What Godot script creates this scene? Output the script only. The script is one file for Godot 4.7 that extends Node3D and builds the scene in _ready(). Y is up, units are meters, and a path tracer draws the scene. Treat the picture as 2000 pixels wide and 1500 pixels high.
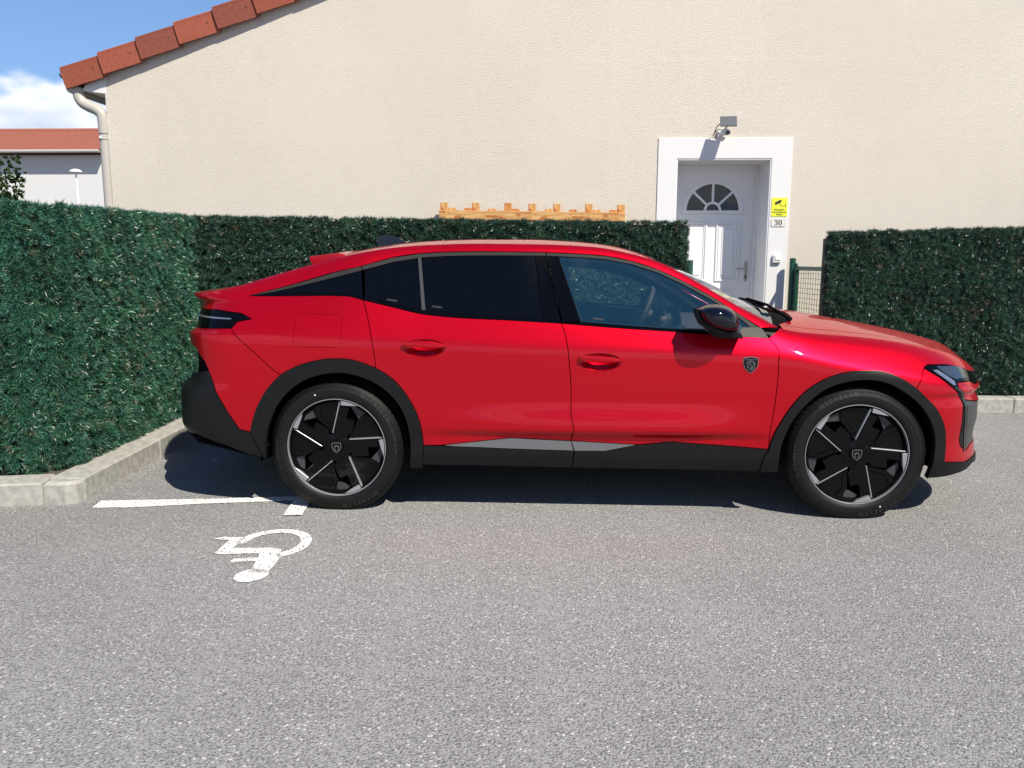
extends Node3D
# A red fastback parked beside hedges in front of a rendered gable wall.

var rng := RandomNumberGenerator.new()
var mats := {}


func _ready() -> void:
	rng.seed = 20
	var cam := Camera3D.new()
	cam.name = "camera"
	add_child(cam)
	cam.fov = rad_to_deg(2.0 * atan(750.0 / 1560.0))
	cam.far = 400.0
	cam.near = 0.05
	cam.position = Vector3(-0.2358, 1.3701, 5.0917)
	cam.basis = Basis(Vector3.UP, 0.047486) * Basis(Vector3.RIGHT, -0.154494) * Basis(Vector3.BACK, 0.002774)
	cam.current = true

	var env := Environment.new()
	env.tonemap_mode = Environment.TONE_MAPPER_LINEAR
	env.tonemap_exposure = 1.36
	env.background_mode = Environment.BG_SKY
	env.sdfgi_enabled = true
	env.ssao_enabled = true
	env.ssil_enabled = true
	var sky := Sky.new()
	var pano := PanoramaSkyMaterial.new()
	pano.panorama = sky_picture(2048, 1024)
	sky.sky_material = pano
	env.sky = sky
	var we := WorldEnvironment.new()
	we.name = "world"
	we.environment = env
	add_child(we)

	var sun := DirectionalLight3D.new()
	sun.name = "sun"
	sun.light_energy = 1.6
	sun.light_color = Color(1.0, 0.965, 0.90)
	sun.light_angular_distance = 0.5
	sun.shadow_enabled = true
	add_child(sun)
	sun.look_at_from_position(Vector3(0.414, 0.753, 0.512) * 10.0, Vector3.ZERO)

	materials()
	build_ground()
	build_house()
	build_far_house()
	build_hedges()
	build_gate()
	build_trellis()
	build_wall_fittings()
	build_lamp_and_shrub()
	tables()
	outlines()
	build_car()


func sky_picture(w: int, h: int) -> ImageTexture:
	var big := FastNoiseLite.new()
	big.seed = 41
	big.frequency = 0.8
	big.fractal_octaves = 6
	big.fractal_gain = 0.56
	var cover := FastNoiseLite.new()
	cover.seed = 4
	cover.frequency = 0.22
	cover.fractal_octaves = 2
	var px := PackedFloat32Array()
	px.resize(w * h * 3)
	var k := 0
	for j in h:
		var el := PI * (0.5 - (j + 0.5) / h)
		var y := sin(el)
		var c := cos(el)
		for i in w:
			var az := TAU * ((i + 0.5) / w - 0.5)
			var d := Vector3(sin(az) * c, y, -cos(az) * c)
			var up := maxf(y, 0.0)
			var t := pow(1.0 - up, 2.2)
			var col := Vector3(0.022, 0.075, 0.25).lerp(Vector3(0.30, 0.54, 0.90), t)
			col = col.lerp(Vector3(0.40, 0.53, 0.74), pow(1.0 - up, 14.0) * 0.7)
			if y > 0.0:
				var q := d / (y + 0.22)
				var n := big.get_noise_3d(q.x * 1.5, q.z * 1.5, 3.0) + 0.55 * cover.get_noise_3d(q.x * 1.5, q.z * 1.5, 9.0)
				n += 0.62 * smoothstep(0.45, 0.08, y) - 0.40
				var f := smoothstep(0.0, 0.20, n)
				var shade := smoothstep(0.10, 0.6, n)
				var white := Vector3(0.84, 0.85, 0.88).lerp(Vector3(0.50, 0.56, 0.66), shade)
				col = col.lerp(white, f * 0.9)
			else:
				col = Vector3(0.20, 0.20, 0.20)
			px[k] = col.x
			px[k + 1] = col.y
			px[k + 2] = col.z
			k += 3
	return ImageTexture.create_from_image(Image.create_from_data(w, h, false, Image.FORMAT_RGBF, px.to_byte_array()))


func materials() -> void:
	var m := mat("paint", Color(0.52, 0.0010, 0.011), 0.36, 0.66, 0.1)
	m.clearcoat_enabled = true
	m.clearcoat = 0.6
	m.clearcoat_roughness = 0.012
	m = mat("gloss_black", Color(0.002, 0.002, 0.0025), 0.07, 0.0, 0.33)
	m = mat("mirror_black", Color(0.003, 0.004, 0.008), 0.06, 0.0, 0.5)
	mat("cladding", Color(0.0052, 0.0056, 0.006), 0.48, 0.0, 0.34)
	mat("trim", Color(0.024, 0.0235, 0.023), 0.6, 0.0, 0.3)
	mat("trim_grey", Color(0.030, 0.032, 0.037), 0.4, 0.1)
	mat("dark", Color(0.006, 0.006, 0.007), 0.95, 0.0, 0.15)
	mat("cabin", Color(0.016, 0.017, 0.019), 0.7)
	mat("headliner", Color(0.06, 0.06, 0.06), 0.95)
	mat("silver", Color(0.16, 0.165, 0.175), 0.42, 0.4)
	mat("badge_silver", Color(0.22, 0.22, 0.225), 0.35, 0.6)
	mat("machined", Color(0.34, 0.35, 0.37), 0.34, 0.5)
	mat("rim_inner", Color(0.003, 0.003, 0.0035), 0.7, 0.0, 0.12)
	mat("rib", Color(0.10, 0.10, 0.11), 0.35, 0.3)
	mat("steel", Color(0.20, 0.20, 0.205), 0.42, 0.9)
	mat("tray", Color(0.06, 0.055, 0.05), 0.7)
	mat("claw", Color(0.05, 0.055, 0.05), 0.25, 0.4)
	mat("etch", Color(0.05, 0.052, 0.055), 0.7)
	mat("paint_dot", Color(0.75, 0.75, 0.74), 0.6)
	mat("lamp_chrome", Color(0.42, 0.45, 0.52), 0.2, 0.8)
	mat("lamp_glass", Color(0.05, 0.07, 0.10), 0.03, 0.35, 0.8)
	mat("grille", Color(0.035, 0.038, 0.038), 0.4)
	mat("tyre_letters", Color(0.018, 0.018, 0.019), 0.5)
	m = mat("tyre", Color(0.0050, 0.0050, 0.0055), 0.55, 0.0, 0.36)
	m = mat("dark_glass", Color(0.002, 0.0028, 0.004), 0.02, 0.0, 0.36)
	m = mat("clear_glass", Color(0.01, 0.014, 0.016, 0.38), 0.0)
	m.transparency = BaseMaterial3D.TRANSPARENCY_ALPHA
	m.albedo_color = Color(0.26, 0.50, 0.66, 0.10)
	m.cull_mode = BaseMaterial3D.CULL_DISABLED

	# asphalt: chips of stone in a dark binder
	var n := 1024
	var chip := noise_image(n, 0.075, FastNoiseLite.TYPE_CELLULAR, 1, 5, FastNoiseLite.RETURN_CELL_VALUE)
	var dist := noise_image(n, 0.075, FastNoiseLite.TYPE_CELLULAR, 1, 5, FastNoiseLite.RETURN_DISTANCE)
	var fine := noise_image(n, 0.30, FastNoiseLite.TYPE_SIMPLEX, 2, 8)
	var broad := noise_image(n, 0.006, FastNoiseLite.TYPE_SIMPLEX, 4, 9)
	var col := PackedByteArray()
	col.resize(n * n * 3)
	var hgt := PackedByteArray()
	hgt.resize(n * n)
	for i in n * n:
		var cv := chip[i] / 255.0
		var dv := dist[i] / 255.0
		var g := 0.482 + 0.13 * (cv - 0.5) + 0.10 * (fine[i] / 255.0 - 0.5) + 0.02 * (broad[i] / 255.0 - 0.5)
		if cv > 0.98:
			g += 0.11
		g *= 1.0 - 0.36 * smoothstep(0.40, 0.85, dv)
		g = clampf(g * 1.16, 0.03, 0.95)
		col[i * 3] = int(255 * minf(1.0, g * 1.0))
		col[i * 3 + 1] = int(255 * g)
		col[i * 3 + 2] = int(255 * g)
		hgt[i] = int(clampf(255.0 * (1.0 - dv * 1.1) * 0.8 + 40.0 * cv, 0, 255))
	m = mat("asphalt", Color.WHITE, 0.88, 0.0, 0.4)
	m.albedo_texture = tex_rgb(col, n)
	m.heightmap_enabled = true
	m.heightmap_texture = tex_l8(hgt, n)
	m.heightmap_scale = 0.35
	m.uv1_triplanar = true
	m.uv1_world_triplanar = true
	m.uv1_scale = Vector3(1.75, 1.75, 1.75)
	add_patina(m, 0.07, 21, 0.95, 1.0)

	# roughcast render
	n = 1024
	var a := noise_image(n, 0.055, FastNoiseLite.TYPE_SIMPLEX, 3, 31)
	var b := noise_image(n, 0.11, FastNoiseLite.TYPE_SIMPLEX, 2, 33)
	for i in n * n:
		var v := a[i] / 255.0 * 0.65 + b[i] / 255.0 * 0.35
		v = smoothstep(0.30, 0.68, v)
		hgt[i] = int(255 * v)
		var g := 0.86 + 0.06 * (v - 0.5) + 0.03 * (b[i] / 255.0 - 0.5)
		col[i * 3] = int(255 * g)
		col[i * 3 + 1] = int(255 * g * 0.970)
		col[i * 3 + 2] = int(255 * g * 0.918)
	m = mat("render", Color.WHITE, 0.95, 0.0, 0.3)
	m.albedo_texture = tex_rgb(col, n)
	m.heightmap_enabled = true
	m.heightmap_texture = tex_l8(hgt, n)
	m.heightmap_scale = 0.34
	m.uv1_triplanar = true
	m.uv1_world_triplanar = true
	m.uv1_scale = Vector3(1.38, 1.30, 1.35)
	add_patina(m, 0.10, 41, 0.985, 1.0)

	m = mat("white_wall", Color(0.68, 0.685, 0.70), 0.85)
	m = mat("door_white", Color(0.74, 0.75, 0.77), 0.35)
	mat("door_glass", Color(0.012, 0.014, 0.018), 0.03)
	mat("far_wall", Color(0.62, 0.625, 0.64), 0.9)
	mat("pipe", Color(0.42, 0.40, 0.37), 0.5)
	mat("plastic_white", Color(0.70, 0.70, 0.70), 0.4)
	mat("green_metal", Color(0.012, 0.07, 0.045), 0.4)
	mat("post_dark", Color(0.018, 0.022, 0.018), 0.7)
	mat("grey_panel", Color(0.10, 0.11, 0.12), 0.3)
	mat("cable", Color(0.03, 0.03, 0.03), 0.6)
	mat("sign_yellow", Color(0.75, 0.78, 0.04), 0.45)
	mat("sign_black", Color(0.015, 0.015, 0.015), 0.5)
	mat("plate_white", Color(0.72, 0.70, 0.66), 0.3)
	mat("grit", Color(0.30, 0.28, 0.25), 0.9).vertex_color_use_as_albedo = true
	mat("far_clay", Color(0.30, 0.112, 0.082), 0.85, 0.0, 0.2)
	mat("lamp_white", Color(0.82, 0.82, 0.82), 0.4)
	mat("bark", Color(0.06, 0.045, 0.03), 0.9)
	mat("backing", Color(0.006, 0.016, 0.011), 0.95)
	mat("soil", Color(0.09, 0.08, 0.06), 0.95)
	mat("line_blue", Color(0.03, 0.05, 0.11), 0.6)

	# concrete
	n = 512
	var c1 := noise_image(n, 0.02, FastNoiseLite.TYPE_SIMPLEX, 5, 51)
	var c2 := noise_image(n, 0.25, FastNoiseLite.TYPE_SIMPLEX, 2, 52)
	m = mat("concrete", Color(0.53, 0.52, 0.48), 0.92, 0.0, 0.3)
	m.albedo_texture = mottled(c1, c2, n, 0.84, 0.19, 0.14)
	m.heightmap_enabled = true
	m.heightmap_texture = tex_l8(c2, n)
	m.heightmap_scale = 0.18
	m.uv1_triplanar = true
	m.uv1_world_triplanar = true
	m.uv1_scale = Vector3(1.4, 1.4, 1.4)
	# clay tiles
	for k in 3:
		m = mat("clay_%d" % k, [Color(0.33, 0.095, 0.060), Color(0.38, 0.108, 0.068), Color(0.285, 0.088, 0.062)][k], 0.8, 0.0, 0.3)
		m.albedo_texture = mottled(c1, c2, n, 0.90, 0.12, 0.03)
		m.uv1_triplanar = true
		m.uv1_world_triplanar = true
		m.uv1_scale = Vector3(1.7, 1.7, 1.7)
		m.uv1_offset = Vector3(0.37 * k, 0.21 * k, 0.1)
	# worn paint on the road
	var wear := noise_image(n, 0.11, FastNoiseLite.TYPE_CELLULAR, 1, 61, FastNoiseLite.RETURN_DISTANCE)
	var wear2 := noise_image(n, 0.02, FastNoiseLite.TYPE_SIMPLEX, 4, 62)
	var wc := PackedByteArray()
	wc.resize(n * n * 3)
	for i in n * n:
		var v := 1.0 - smoothstep(0.42, 0.80, wear[i] / 255.0 + 0.5 * (wear2[i] / 255.0 - 0.5)) * 0.7
		v = 0.90 * v + 0.03
		wc[i * 3] = int(255 * v)
		wc[i * 3 + 1] = int(255 * v)
		wc[i * 3 + 2] = int(255 * v * 0.985)
	m = mat("road_paint", Color.WHITE, 0.8, 0.0, 0.3)
	m.albedo_texture = tex_rgb(wc, n)
	m.uv1_triplanar = true
	m.uv1_world_triplanar = true
	m.uv1_scale = Vector3(2.2, 2.2, 2.2)
	# wood
	var wt := [wood_grain(false), wood_grain(true)]
	for k in 4:
		m = mat("wood_%d" % k, [Color(0.90, 0.84, 0.76), Color(0.96, 0.88, 0.76), Color(0.88, 0.66, 0.50), Color(0.80, 0.56, 0.42)][k], 0.78, 0.0, 0.3)
		m.albedo_texture = wt[0 if k == 0 else 1]
		m.uv1_triplanar = true
		m.uv1_scale = Vector3(1.1, 1.1, 1.1)
		m.uv1_offset = Vector3(0.23 * k, 0.4 * k, 0.0)
	# leaves
	for k in 3:
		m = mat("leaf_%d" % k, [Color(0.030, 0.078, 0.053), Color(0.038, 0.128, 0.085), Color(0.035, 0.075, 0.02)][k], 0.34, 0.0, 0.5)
		m.vertex_color_use_as_albedo = true
		m.cull_mode = BaseMaterial3D.CULL_DISABLED


func wood_grain(upright: bool) -> ImageTexture:
	var im := Image.create(512, 512, false, Image.FORMAT_RGB8)
	var n := FastNoiseLite.new()
	n.seed = 71
	n.frequency = 0.01
	for y in 512:
		for x in 512:
			var a := float(x if not upright else y)
			var c := float(y if not upright else x)
			var g := n.get_noise_2d(a * 0.25, c * 5.0) * 0.6 + n.get_noise_2d(a * 0.5 + 90.0, c * 18.0) * 0.35
			var stain := smoothstep(0.18, 0.42, n.get_noise_2d(a * 0.9 + 400.0, c * 2.2))
			var t := clampf(0.55 + g, 0.0, 1.0)
			im.set_pixel(x, y, Color(0.66, 0.47, 0.28).lerp(Color(0.90, 0.76, 0.55), t).lerp(Color(0.62, 0.34, 0.19), stain * 0.7))
	return ImageTexture.create_from_image(im)


func mottled(a: PackedByteArray, b: PackedByteArray, n: int, mid: float, big: float, small: float) -> ImageTexture:
	var o := PackedByteArray()
	o.resize(n * n * 3)
	for i in n * n:
		var g := clampf(mid + big * (a[i] / 255.0 - 0.5) + small * (b[i] / 255.0 - 0.5), 0.0, 1.0)
		o[i * 3] = int(255 * g)
		o[i * 3 + 1] = int(255 * g)
		o[i * 3 + 2] = int(255 * g)
	return tex_rgb(o, n)


# broad tonal variation laid over a tiling texture at another scale
func add_patina(m: StandardMaterial3D, scale: float, sd: int, lo: float, hi: float) -> void:
	var n := 256
	var a := noise_image(n, 0.014, FastNoiseLite.TYPE_SIMPLEX, 5, sd)
	var o := PackedByteArray()
	o.resize(n * n * 3)
	for i in n * n:
		var g := lerpf(lo, hi, smoothstep(0.25, 0.7, a[i] / 255.0))
		o[i * 3] = int(255 * g)
		o[i * 3 + 1] = int(255 * g)
		o[i * 3 + 2] = int(255 * g)
	m.detail_enabled = true
	m.detail_albedo = tex_rgb(o, n)
	m.detail_blend_mode = BaseMaterial3D.BLEND_MODE_MUL
	m.detail_uv_layer = BaseMaterial3D.DETAIL_UV_2
	m.uv2_triplanar = true
	m.uv2_world_triplanar = true
	m.uv2_scale = Vector3(scale, scale, scale)


# ---------------------------------------------------------------- small tools
class Tab:
	var x: PackedFloat64Array
	var y: PackedFloat64Array
	var m: PackedFloat64Array
	func _init(a: Array) -> void:
		for i in range(0, a.size(), 2):
			x.append(a[i])
			y.append(a[i + 1])
		var n := x.size()
		var d := PackedFloat64Array()
		for i in n - 1:
			d.append((y[i + 1] - y[i]) / (x[i + 1] - x[i]))
		m.append(d[0])
		for i in range(1, n - 1):
			m.append(0.0 if d[i - 1] * d[i] <= 0.0 else 2.0 * d[i - 1] * d[i] / (d[i - 1] + d[i]))
		m.append(d[n - 2])
	func at(v: float) -> float:
		var n := x.size()
		if v <= x[0]:
			return y[0]
		if v >= x[n - 1]:
			return y[n - 1]
		var i := x.bsearch(v) - 1
		if i < 0:
			i = 0
		var h := x[i + 1] - x[i]
		var t := (v - x[i]) / h
		var s := 1.0 - t
		return (1.0 + 2.0 * t) * s * s * y[i] + t * s * s * h * m[i] + t * t * (3.0 - 2.0 * t) * y[i + 1] - t * t * s * h * m[i + 1]


class Acc:
	var v := PackedVector3Array()
	var n := PackedVector3Array()
	var uv := PackedVector2Array()
	var ix := PackedInt32Array()
	func put(p: Vector3, nn: Vector3, t := Vector2.ZERO) -> int:
		v.append(p)
		n.append(nn)
		uv.append(t)
		return v.size() - 1
	func tri_i(a: int, b: int, c: int) -> void:
		var f := (v[b] - v[a]).cross(v[c] - v[a])
		if f.dot(n[a] + n[b] + n[c]) > 0.0:
			ix.append_array([a, c, b])
		else:
			ix.append_array([a, b, c])
	func tri(a: Vector3, b: Vector3, c: Vector3, hint := Vector3.ZERO) -> void:
		var f := (b - a).cross(c - a)
		if f.length_squared() < 1e-16:
			return
		f = f.normalized()
		if hint != Vector3.ZERO and f.dot(hint) < 0.0:
			f = -f
		tri_i(put(a, f), put(b, f), put(c, f))
	func quad(a: Vector3, b: Vector3, c: Vector3, d: Vector3, hint := Vector3.ZERO) -> void:
		var f := (c - a).cross(d - b)
		if f.length_squared() < 1e-16:
			return
		f = f.normalized()
		if hint != Vector3.ZERO and f.dot(hint) < 0.0:
			f = -f
		var i := put(a, f, Vector2(0, 0))
		put(b, f, Vector2(1, 0))
		put(c, f, Vector2(1, 1))
		put(d, f, Vector2(0, 1))
		tri_i(i, i + 1, i + 2)
		tri_i(i, i + 2, i + 3)
	func box(c: Vector3, s: Vector3, bev := 0.0, basis := Basis.IDENTITY) -> void:
		var h := s / 2.0
		var ax := [Vector3(h.x, 0, 0), Vector3(0, h.y, 0), Vector3(0, 0, h.z)]
		var un := [Vector3.RIGHT, Vector3.UP, Vector3.BACK]
		bev = minf(bev, 0.49 * minf(s.x, minf(s.y, s.z)))
		for k in 3:
			for sg in [-1.0, 1.0]:
				var nn: Vector3 = un[k] * sg
				var a: Vector3 = ax[(k + 1) % 3] - un[(k + 1) % 3] * bev
				var b: Vector3 = ax[(k + 2) % 3] - un[(k + 2) % 3] * bev
				var o: Vector3 = ax[k] * sg
				quad(c + basis * (o + a + b), c + basis * (o - a + b), c + basis * (o - a - b), c + basis * (o + a - b), basis * nn)
		if bev <= 0.0:
			return
		for k in 3:
			var i := (k + 1) % 3
			var j := (k + 2) % 3
			for si in [-1.0, 1.0]:
				for sj in [-1.0, 1.0]:
					var l: Vector3 = ax[k] - un[k] * bev
					var p: Vector3 = ax[i] * si + (ax[j] - un[j] * bev) * sj
					var q: Vector3 = (ax[i] - un[i] * bev) * si + ax[j] * sj
					quad(c + basis * (p + l), c + basis * (q + l), c + basis * (q - l), c + basis * (p - l), basis * (un[i] * si + un[j] * sj))
		for sx in [-1.0, 1.0]:
			for sy in [-1.0, 1.0]:
				for sz in [-1.0, 1.0]:
					var q := Vector3(h.x * sx, h.y * sy, h.z * sz)
					var e := Vector3(bev * sx, bev * sy, bev * sz)
					tri(c + basis * (q - Vector3(0, e.y, e.z)), c + basis * (q - Vector3(e.x, 0, e.z)), c + basis * (q - Vector3(e.x, e.y, 0)), basis * q)
	func tube(path: Array, r: float, sides := 10, r2 := -1.0, caps := true) -> void:
		var prev := []
		var up := Vector3(0.13, 0.91, 0.31)
		for k in path.size():
			var p: Vector3 = path[k]
			var d: Vector3 = (path[mini(k + 1, path.size() - 1)] - path[maxi(k - 1, 0)]).normalized()
			var e1 := d.cross(up)
			if e1.length() < 0.1:
				e1 = d.cross(Vector3.RIGHT)
			e1 = e1.normalized()
			up = e1.cross(d).normalized()
			var rr := r if r2 < 0.0 else lerpf(r, r2, float(k) / (path.size() - 1))
			var ring := []
			for s in sides:
				var a := TAU * s / sides
				var q := e1 * cos(a) + up * sin(a)
				ring.append(put(p + q * rr, q))
			if prev:
				for s in sides:
					var t := (s + 1) % sides
					tri_i(prev[s], ring[s], ring[t])
					tri_i(prev[s], ring[t], prev[t])
			if caps and (k == 0 or k == path.size() - 1):
				var nn := -d if k == 0 else d
				var c := put(p, nn)
				var cr := []
				for s in sides:
					cr.append(put(v[ring[s]], nn))
				for s in sides:
					tri_i(c, cr[s], cr[(s + 1) % sides])
			prev = ring
	# profile points are (radius, height along the local z axis); turned about z
	func lathe(prof: Array, seg := 48, xf := Transform3D.IDENTITY, crease := 0.6) -> void:
		for k in prof.size() - 1:
			var a: Vector2 = prof[k]
			var b: Vector2 = prof[k + 1]
			var na := prof_normal(prof, k, k, crease)
			var nb := prof_normal(prof, k + 1, k, crease)
			var base := v.size()
			for s in seg + 1:
				var an := TAU * s / seg
				var c := cos(an)
				var d := sin(an)
				put(xf * Vector3(a.x * c, a.x * d, a.y), (xf.basis * Vector3(na.x * c, na.x * d, na.y)).normalized())
				put(xf * Vector3(b.x * c, b.x * d, b.y), (xf.basis * Vector3(nb.x * c, nb.x * d, nb.y)).normalized())
			for s in seg:
				var i := base + s * 2
				tri_i(i, i + 1, i + 3)
				tri_i(i, i + 3, i + 2)
	func prof_normal(prof: Array, k: int, sgm: int, crease: float) -> Vector2:
		var d: Vector2 = (prof[sgm + 1] - prof[sgm]).normalized()
		var n0 := Vector2(-d.y, d.x)
		var o := sgm - 1 if k == sgm else sgm + 1
		if o < 0 or o + 1 >= prof.size():
			return n0
		var e: Vector2 = (prof[o + 1] - prof[o]).normalized()
		var n1 := Vector2(-e.y, e.x)
		return n0 if n0.dot(n1) < crease else (n0 + n1).normalized()
	# a flat polygon in the xy plane of xf, from z0 to z1
	func slab(poly: PackedVector2Array, z0: float, z1: float, xf := Transform3D.IDENTITY, bev := 0.0) -> void:
		var top := poly
		if bev > 0.0:
			var o := Geometry2D.offset_polygon(poly, -bev, Geometry2D.JOIN_MITER)
			if o.size() == 1 and o[0].size() == poly.size():
				var best := 0
				for i in o[0].size():
					if o[0][i].distance_squared_to(poly[0]) < o[0][best].distance_squared_to(poly[0]):
						best = i
				top = PackedVector2Array()
				var same := Geometry2D.is_polygon_clockwise(o[0]) == Geometry2D.is_polygon_clockwise(poly)
				for i in poly.size():
					top.append(o[0][(best + (i if same else poly.size() - i)) % poly.size()])
			else:
				bev = 0.0
		var ti := Geometry2D.triangulate_polygon(top)
		var n1 := xf.basis.z * signf(z1 - z0)
		var b := v.size()
		for p in top:
			put(xf * Vector3(p.x, p.y, z1), n1)
		for i in range(0, ti.size(), 3):
			tri_i(b + ti[i], b + ti[i + 1], b + ti[i + 2])
		var tj := Geometry2D.triangulate_polygon(poly)
		b = v.size()
		for p in poly:
			put(xf * Vector3(p.x, p.y, z0), -n1)
		for i in range(0, tj.size(), 3):
			tri_i(b + tj[i], b + tj[i + 1], b + tj[i + 2])
		var cw := Geometry2D.is_polygon_clockwise(poly)
		var zb := z1 - bev * signf(z1 - z0)
		for i in poly.size():
			var p := poly[i]
			var q := poly[(i + 1) % poly.size()]
			var o := (q - p).orthogonal() * (-1.0 if cw else 1.0)
			var hint := xf.basis * Vector3(o.x, o.y, 0)
			quad(xf * Vector3(p.x, p.y, z0), xf * Vector3(q.x, q.y, z0), xf * Vector3(q.x, q.y, zb), xf * Vector3(p.x, p.y, zb), hint)
			if bev > 0.0:
				var p2 := top[i]
				var q2 := top[(i + 1) % poly.size()]
				quad(xf * Vector3(p.x, p.y, zb), xf * Vector3(q.x, q.y, zb), xf * Vector3(q2.x, q2.y, z1), xf * Vector3(p2.x, p2.y, z1), hint.normalized() + n1)
	func ellipsoid(c: Vector3, r: Vector3, seg := 20) -> void:
		var rows := seg / 2
		var base := v.size()
		for i in rows + 1:
			var a := PI * i / rows
			for j in seg + 1:
				var b := TAU * j / seg
				var d := Vector3(sin(a) * cos(b), cos(a), sin(a) * sin(b))
				put(c + d * r, (d / r).normalized())
		for i in rows:
			for j in seg:
				var k := base + i * (seg + 1) + j
				if i > 0:
					tri_i(k, k + 1, k + seg + 2)
				if i < rows - 1:
					tri_i(k, k + seg + 2, k + seg + 1)
	func add(other: Acc, xf := Transform3D.IDENTITY) -> void:
		var b := v.size()
		for i in other.v.size():
			v.append(xf * other.v[i])
			n.append((xf.basis * other.n[i]).normalized())
		uv.append_array(other.uv)
		var flip := xf.basis.determinant() < 0.0
		for i in range(0, other.ix.size(), 3):
			ix.append(b + other.ix[i])
			ix.append(b + other.ix[i + (2 if flip else 1)])
			ix.append(b + other.ix[i + (1 if flip else 2)])
	func mesh() -> ArrayMesh:
		var a := []
		a.resize(Mesh.ARRAY_MAX)
		a[Mesh.ARRAY_VERTEX] = v
		a[Mesh.ARRAY_NORMAL] = n
		a[Mesh.ARRAY_TEX_UV] = uv
		a[Mesh.ARRAY_INDEX] = ix
		var m := ArrayMesh.new()
		m.add_surface_from_arrays(Mesh.PRIMITIVE_TRIANGLES, a)
		return m


const FLIP := Transform3D(Basis(Vector3(1, 0, 0), Vector3(0, 1, 0), Vector3(0, 0, -1)), Vector3.ZERO)


func part(called: String, a: Acc, m: Material, parent: Node = self) -> MeshInstance3D:
	var o := MeshInstance3D.new()
	o.name = numbered(called, parent)
	o.mesh = a.mesh()
	o.material_override = m
	parent.add_child(o, true)
	return o


func pair(called: String, a: Acc, m: Material, parent: Node) -> void:
	part(called, a, m, parent)
	var b := Acc.new()
	b.add(a, FLIP)
	part(called, b, m, parent)


func whole(called: String, a: Acc, m: Material, parent: Node) -> MeshInstance3D:
	var b := Acc.new()
	b.add(a)
	b.add(a, FLIP)
	return part(called, b, m, parent)


func numbered(called: String, parent: Node) -> String:
	if not parent.has_node(called):
		return called
	var i := 1
	while parent.has_node("%s_%03d" % [called, i]):
		i += 1
	return "%s_%03d" % [called, i]


func thing(called: String, label: String, category: String, at := Vector3.ZERO, group := "") -> Node3D:
	var o := Node3D.new()
	o.name = numbered(called, self)
	o.position = at
	add_child(o, true)
	tag(o, label, category, group)
	return o


func tag(o: Node, label: String, category: String, group := "") -> void:
	o.set_meta("label", label)
	o.set_meta("category", category)
	if group:
		o.set_meta("group", group)


func struct(called: String, a: Acc, m: Material) -> MeshInstance3D:
	var o := part(called, a, m)
	o.set_meta("kind", "structure")
	return o


func mat(called: String, c: Color, rough := 0.6, metal := 0.0, spec := 0.5) -> StandardMaterial3D:
	var m := StandardMaterial3D.new()
	m.resource_name = called
	m.albedo_color = c.linear_to_srgb()
	m.roughness = rough
	m.metallic = metal
	m.metallic_specular = spec
	mats[called] = m
	return m


func arc2(c: Vector2, r: Vector2, a0: float, a1: float, n: int) -> PackedVector2Array:
	var o := PackedVector2Array()
	for i in n + 1:
		var a := lerpf(a0, a1, float(i) / n)
		o.append(c + Vector2(cos(a) * r.x, sin(a) * r.y))
	return o


func round_rect(x0: float, y0: float, x1: float, y1: float, r: float, n := 5) -> PackedVector2Array:
	var o := PackedVector2Array()
	o.append_array(arc2(Vector2(x1 - r, y1 - r), Vector2(r, r), 0, PI / 2, n))
	o.append_array(arc2(Vector2(x0 + r, y1 - r), Vector2(r, r), PI / 2, PI, n))
	o.append_array(arc2(Vector2(x0 + r, y0 + r), Vector2(r, r), PI, PI * 1.5, n))
	o.append_array(arc2(Vector2(x1 - r, y0 + r), Vector2(r, r), PI * 1.5, TAU, n))
	return o


func ribbon(pts: Array, w: float) -> PackedVector2Array:
	var l := PackedVector2Array()
	var r := PackedVector2Array()
	for i in pts.size():
		var d: Vector2 = (pts[mini(i + 1, pts.size() - 1)] - pts[maxi(i - 1, 0)]).normalized().orthogonal() * w / 2.0
		l.append(pts[i] + d)
		r.append(pts[i] - d)
	r.reverse()
	l.append_array(r)
	return l


func text_into(a: Acc, s: String, size: float, depth: float, xf: Transform3D, fontname := "Droid Sans", weight := 400) -> void:
	var t := TextMesh.new()
	var f := SystemFont.new()
	f.font_names = PackedStringArray([fontname])
	f.font_weight = weight
	t.font = f
	t.text = s
	t.font_size = 64
	t.pixel_size = size / 64.0
	t.depth = depth
	t.curve_step = 2.0
	if t.get_surface_count() == 0:
		return
	var d := t.surface_get_arrays(0)
	var b := a.v.size()
	var vv: PackedVector3Array = d[Mesh.ARRAY_VERTEX]
	var nn: PackedVector3Array = d[Mesh.ARRAY_NORMAL]
	for i in vv.size():
		a.put(xf * vv[i], (xf.basis * nn[i]).normalized())
	var ii: PackedInt32Array = d[Mesh.ARRAY_INDEX]
	for i in ii:
		a.ix.append(b + i)


func noise_image(w: int, freq: float, kind: int, oct: int, sd: int, cell := -1) -> PackedByteArray:
	var f := FastNoiseLite.new()
	f.seed = sd
	f.noise_type = kind
	f.frequency = freq
	f.fractal_type = FastNoiseLite.FRACTAL_FBM if oct > 1 else FastNoiseLite.FRACTAL_NONE
	f.fractal_octaves = oct
	if cell >= 0:
		f.cellular_return_type = cell
	var im := f.get_seamless_image(w, w, false, false, 0.12)
	im.convert(Image.FORMAT_L8)
	return im.get_data()


func tex_l8(b: PackedByteArray, w: int) -> ImageTexture:
	return ImageTexture.create_from_image(Image.create_from_data(w, w, false, Image.FORMAT_L8, b))


func tex_rgb(b: PackedByteArray, w: int) -> ImageTexture:
	return ImageTexture.create_from_image(Image.create_from_data(w, w, false, Image.FORMAT_RGB8, b))


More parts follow.
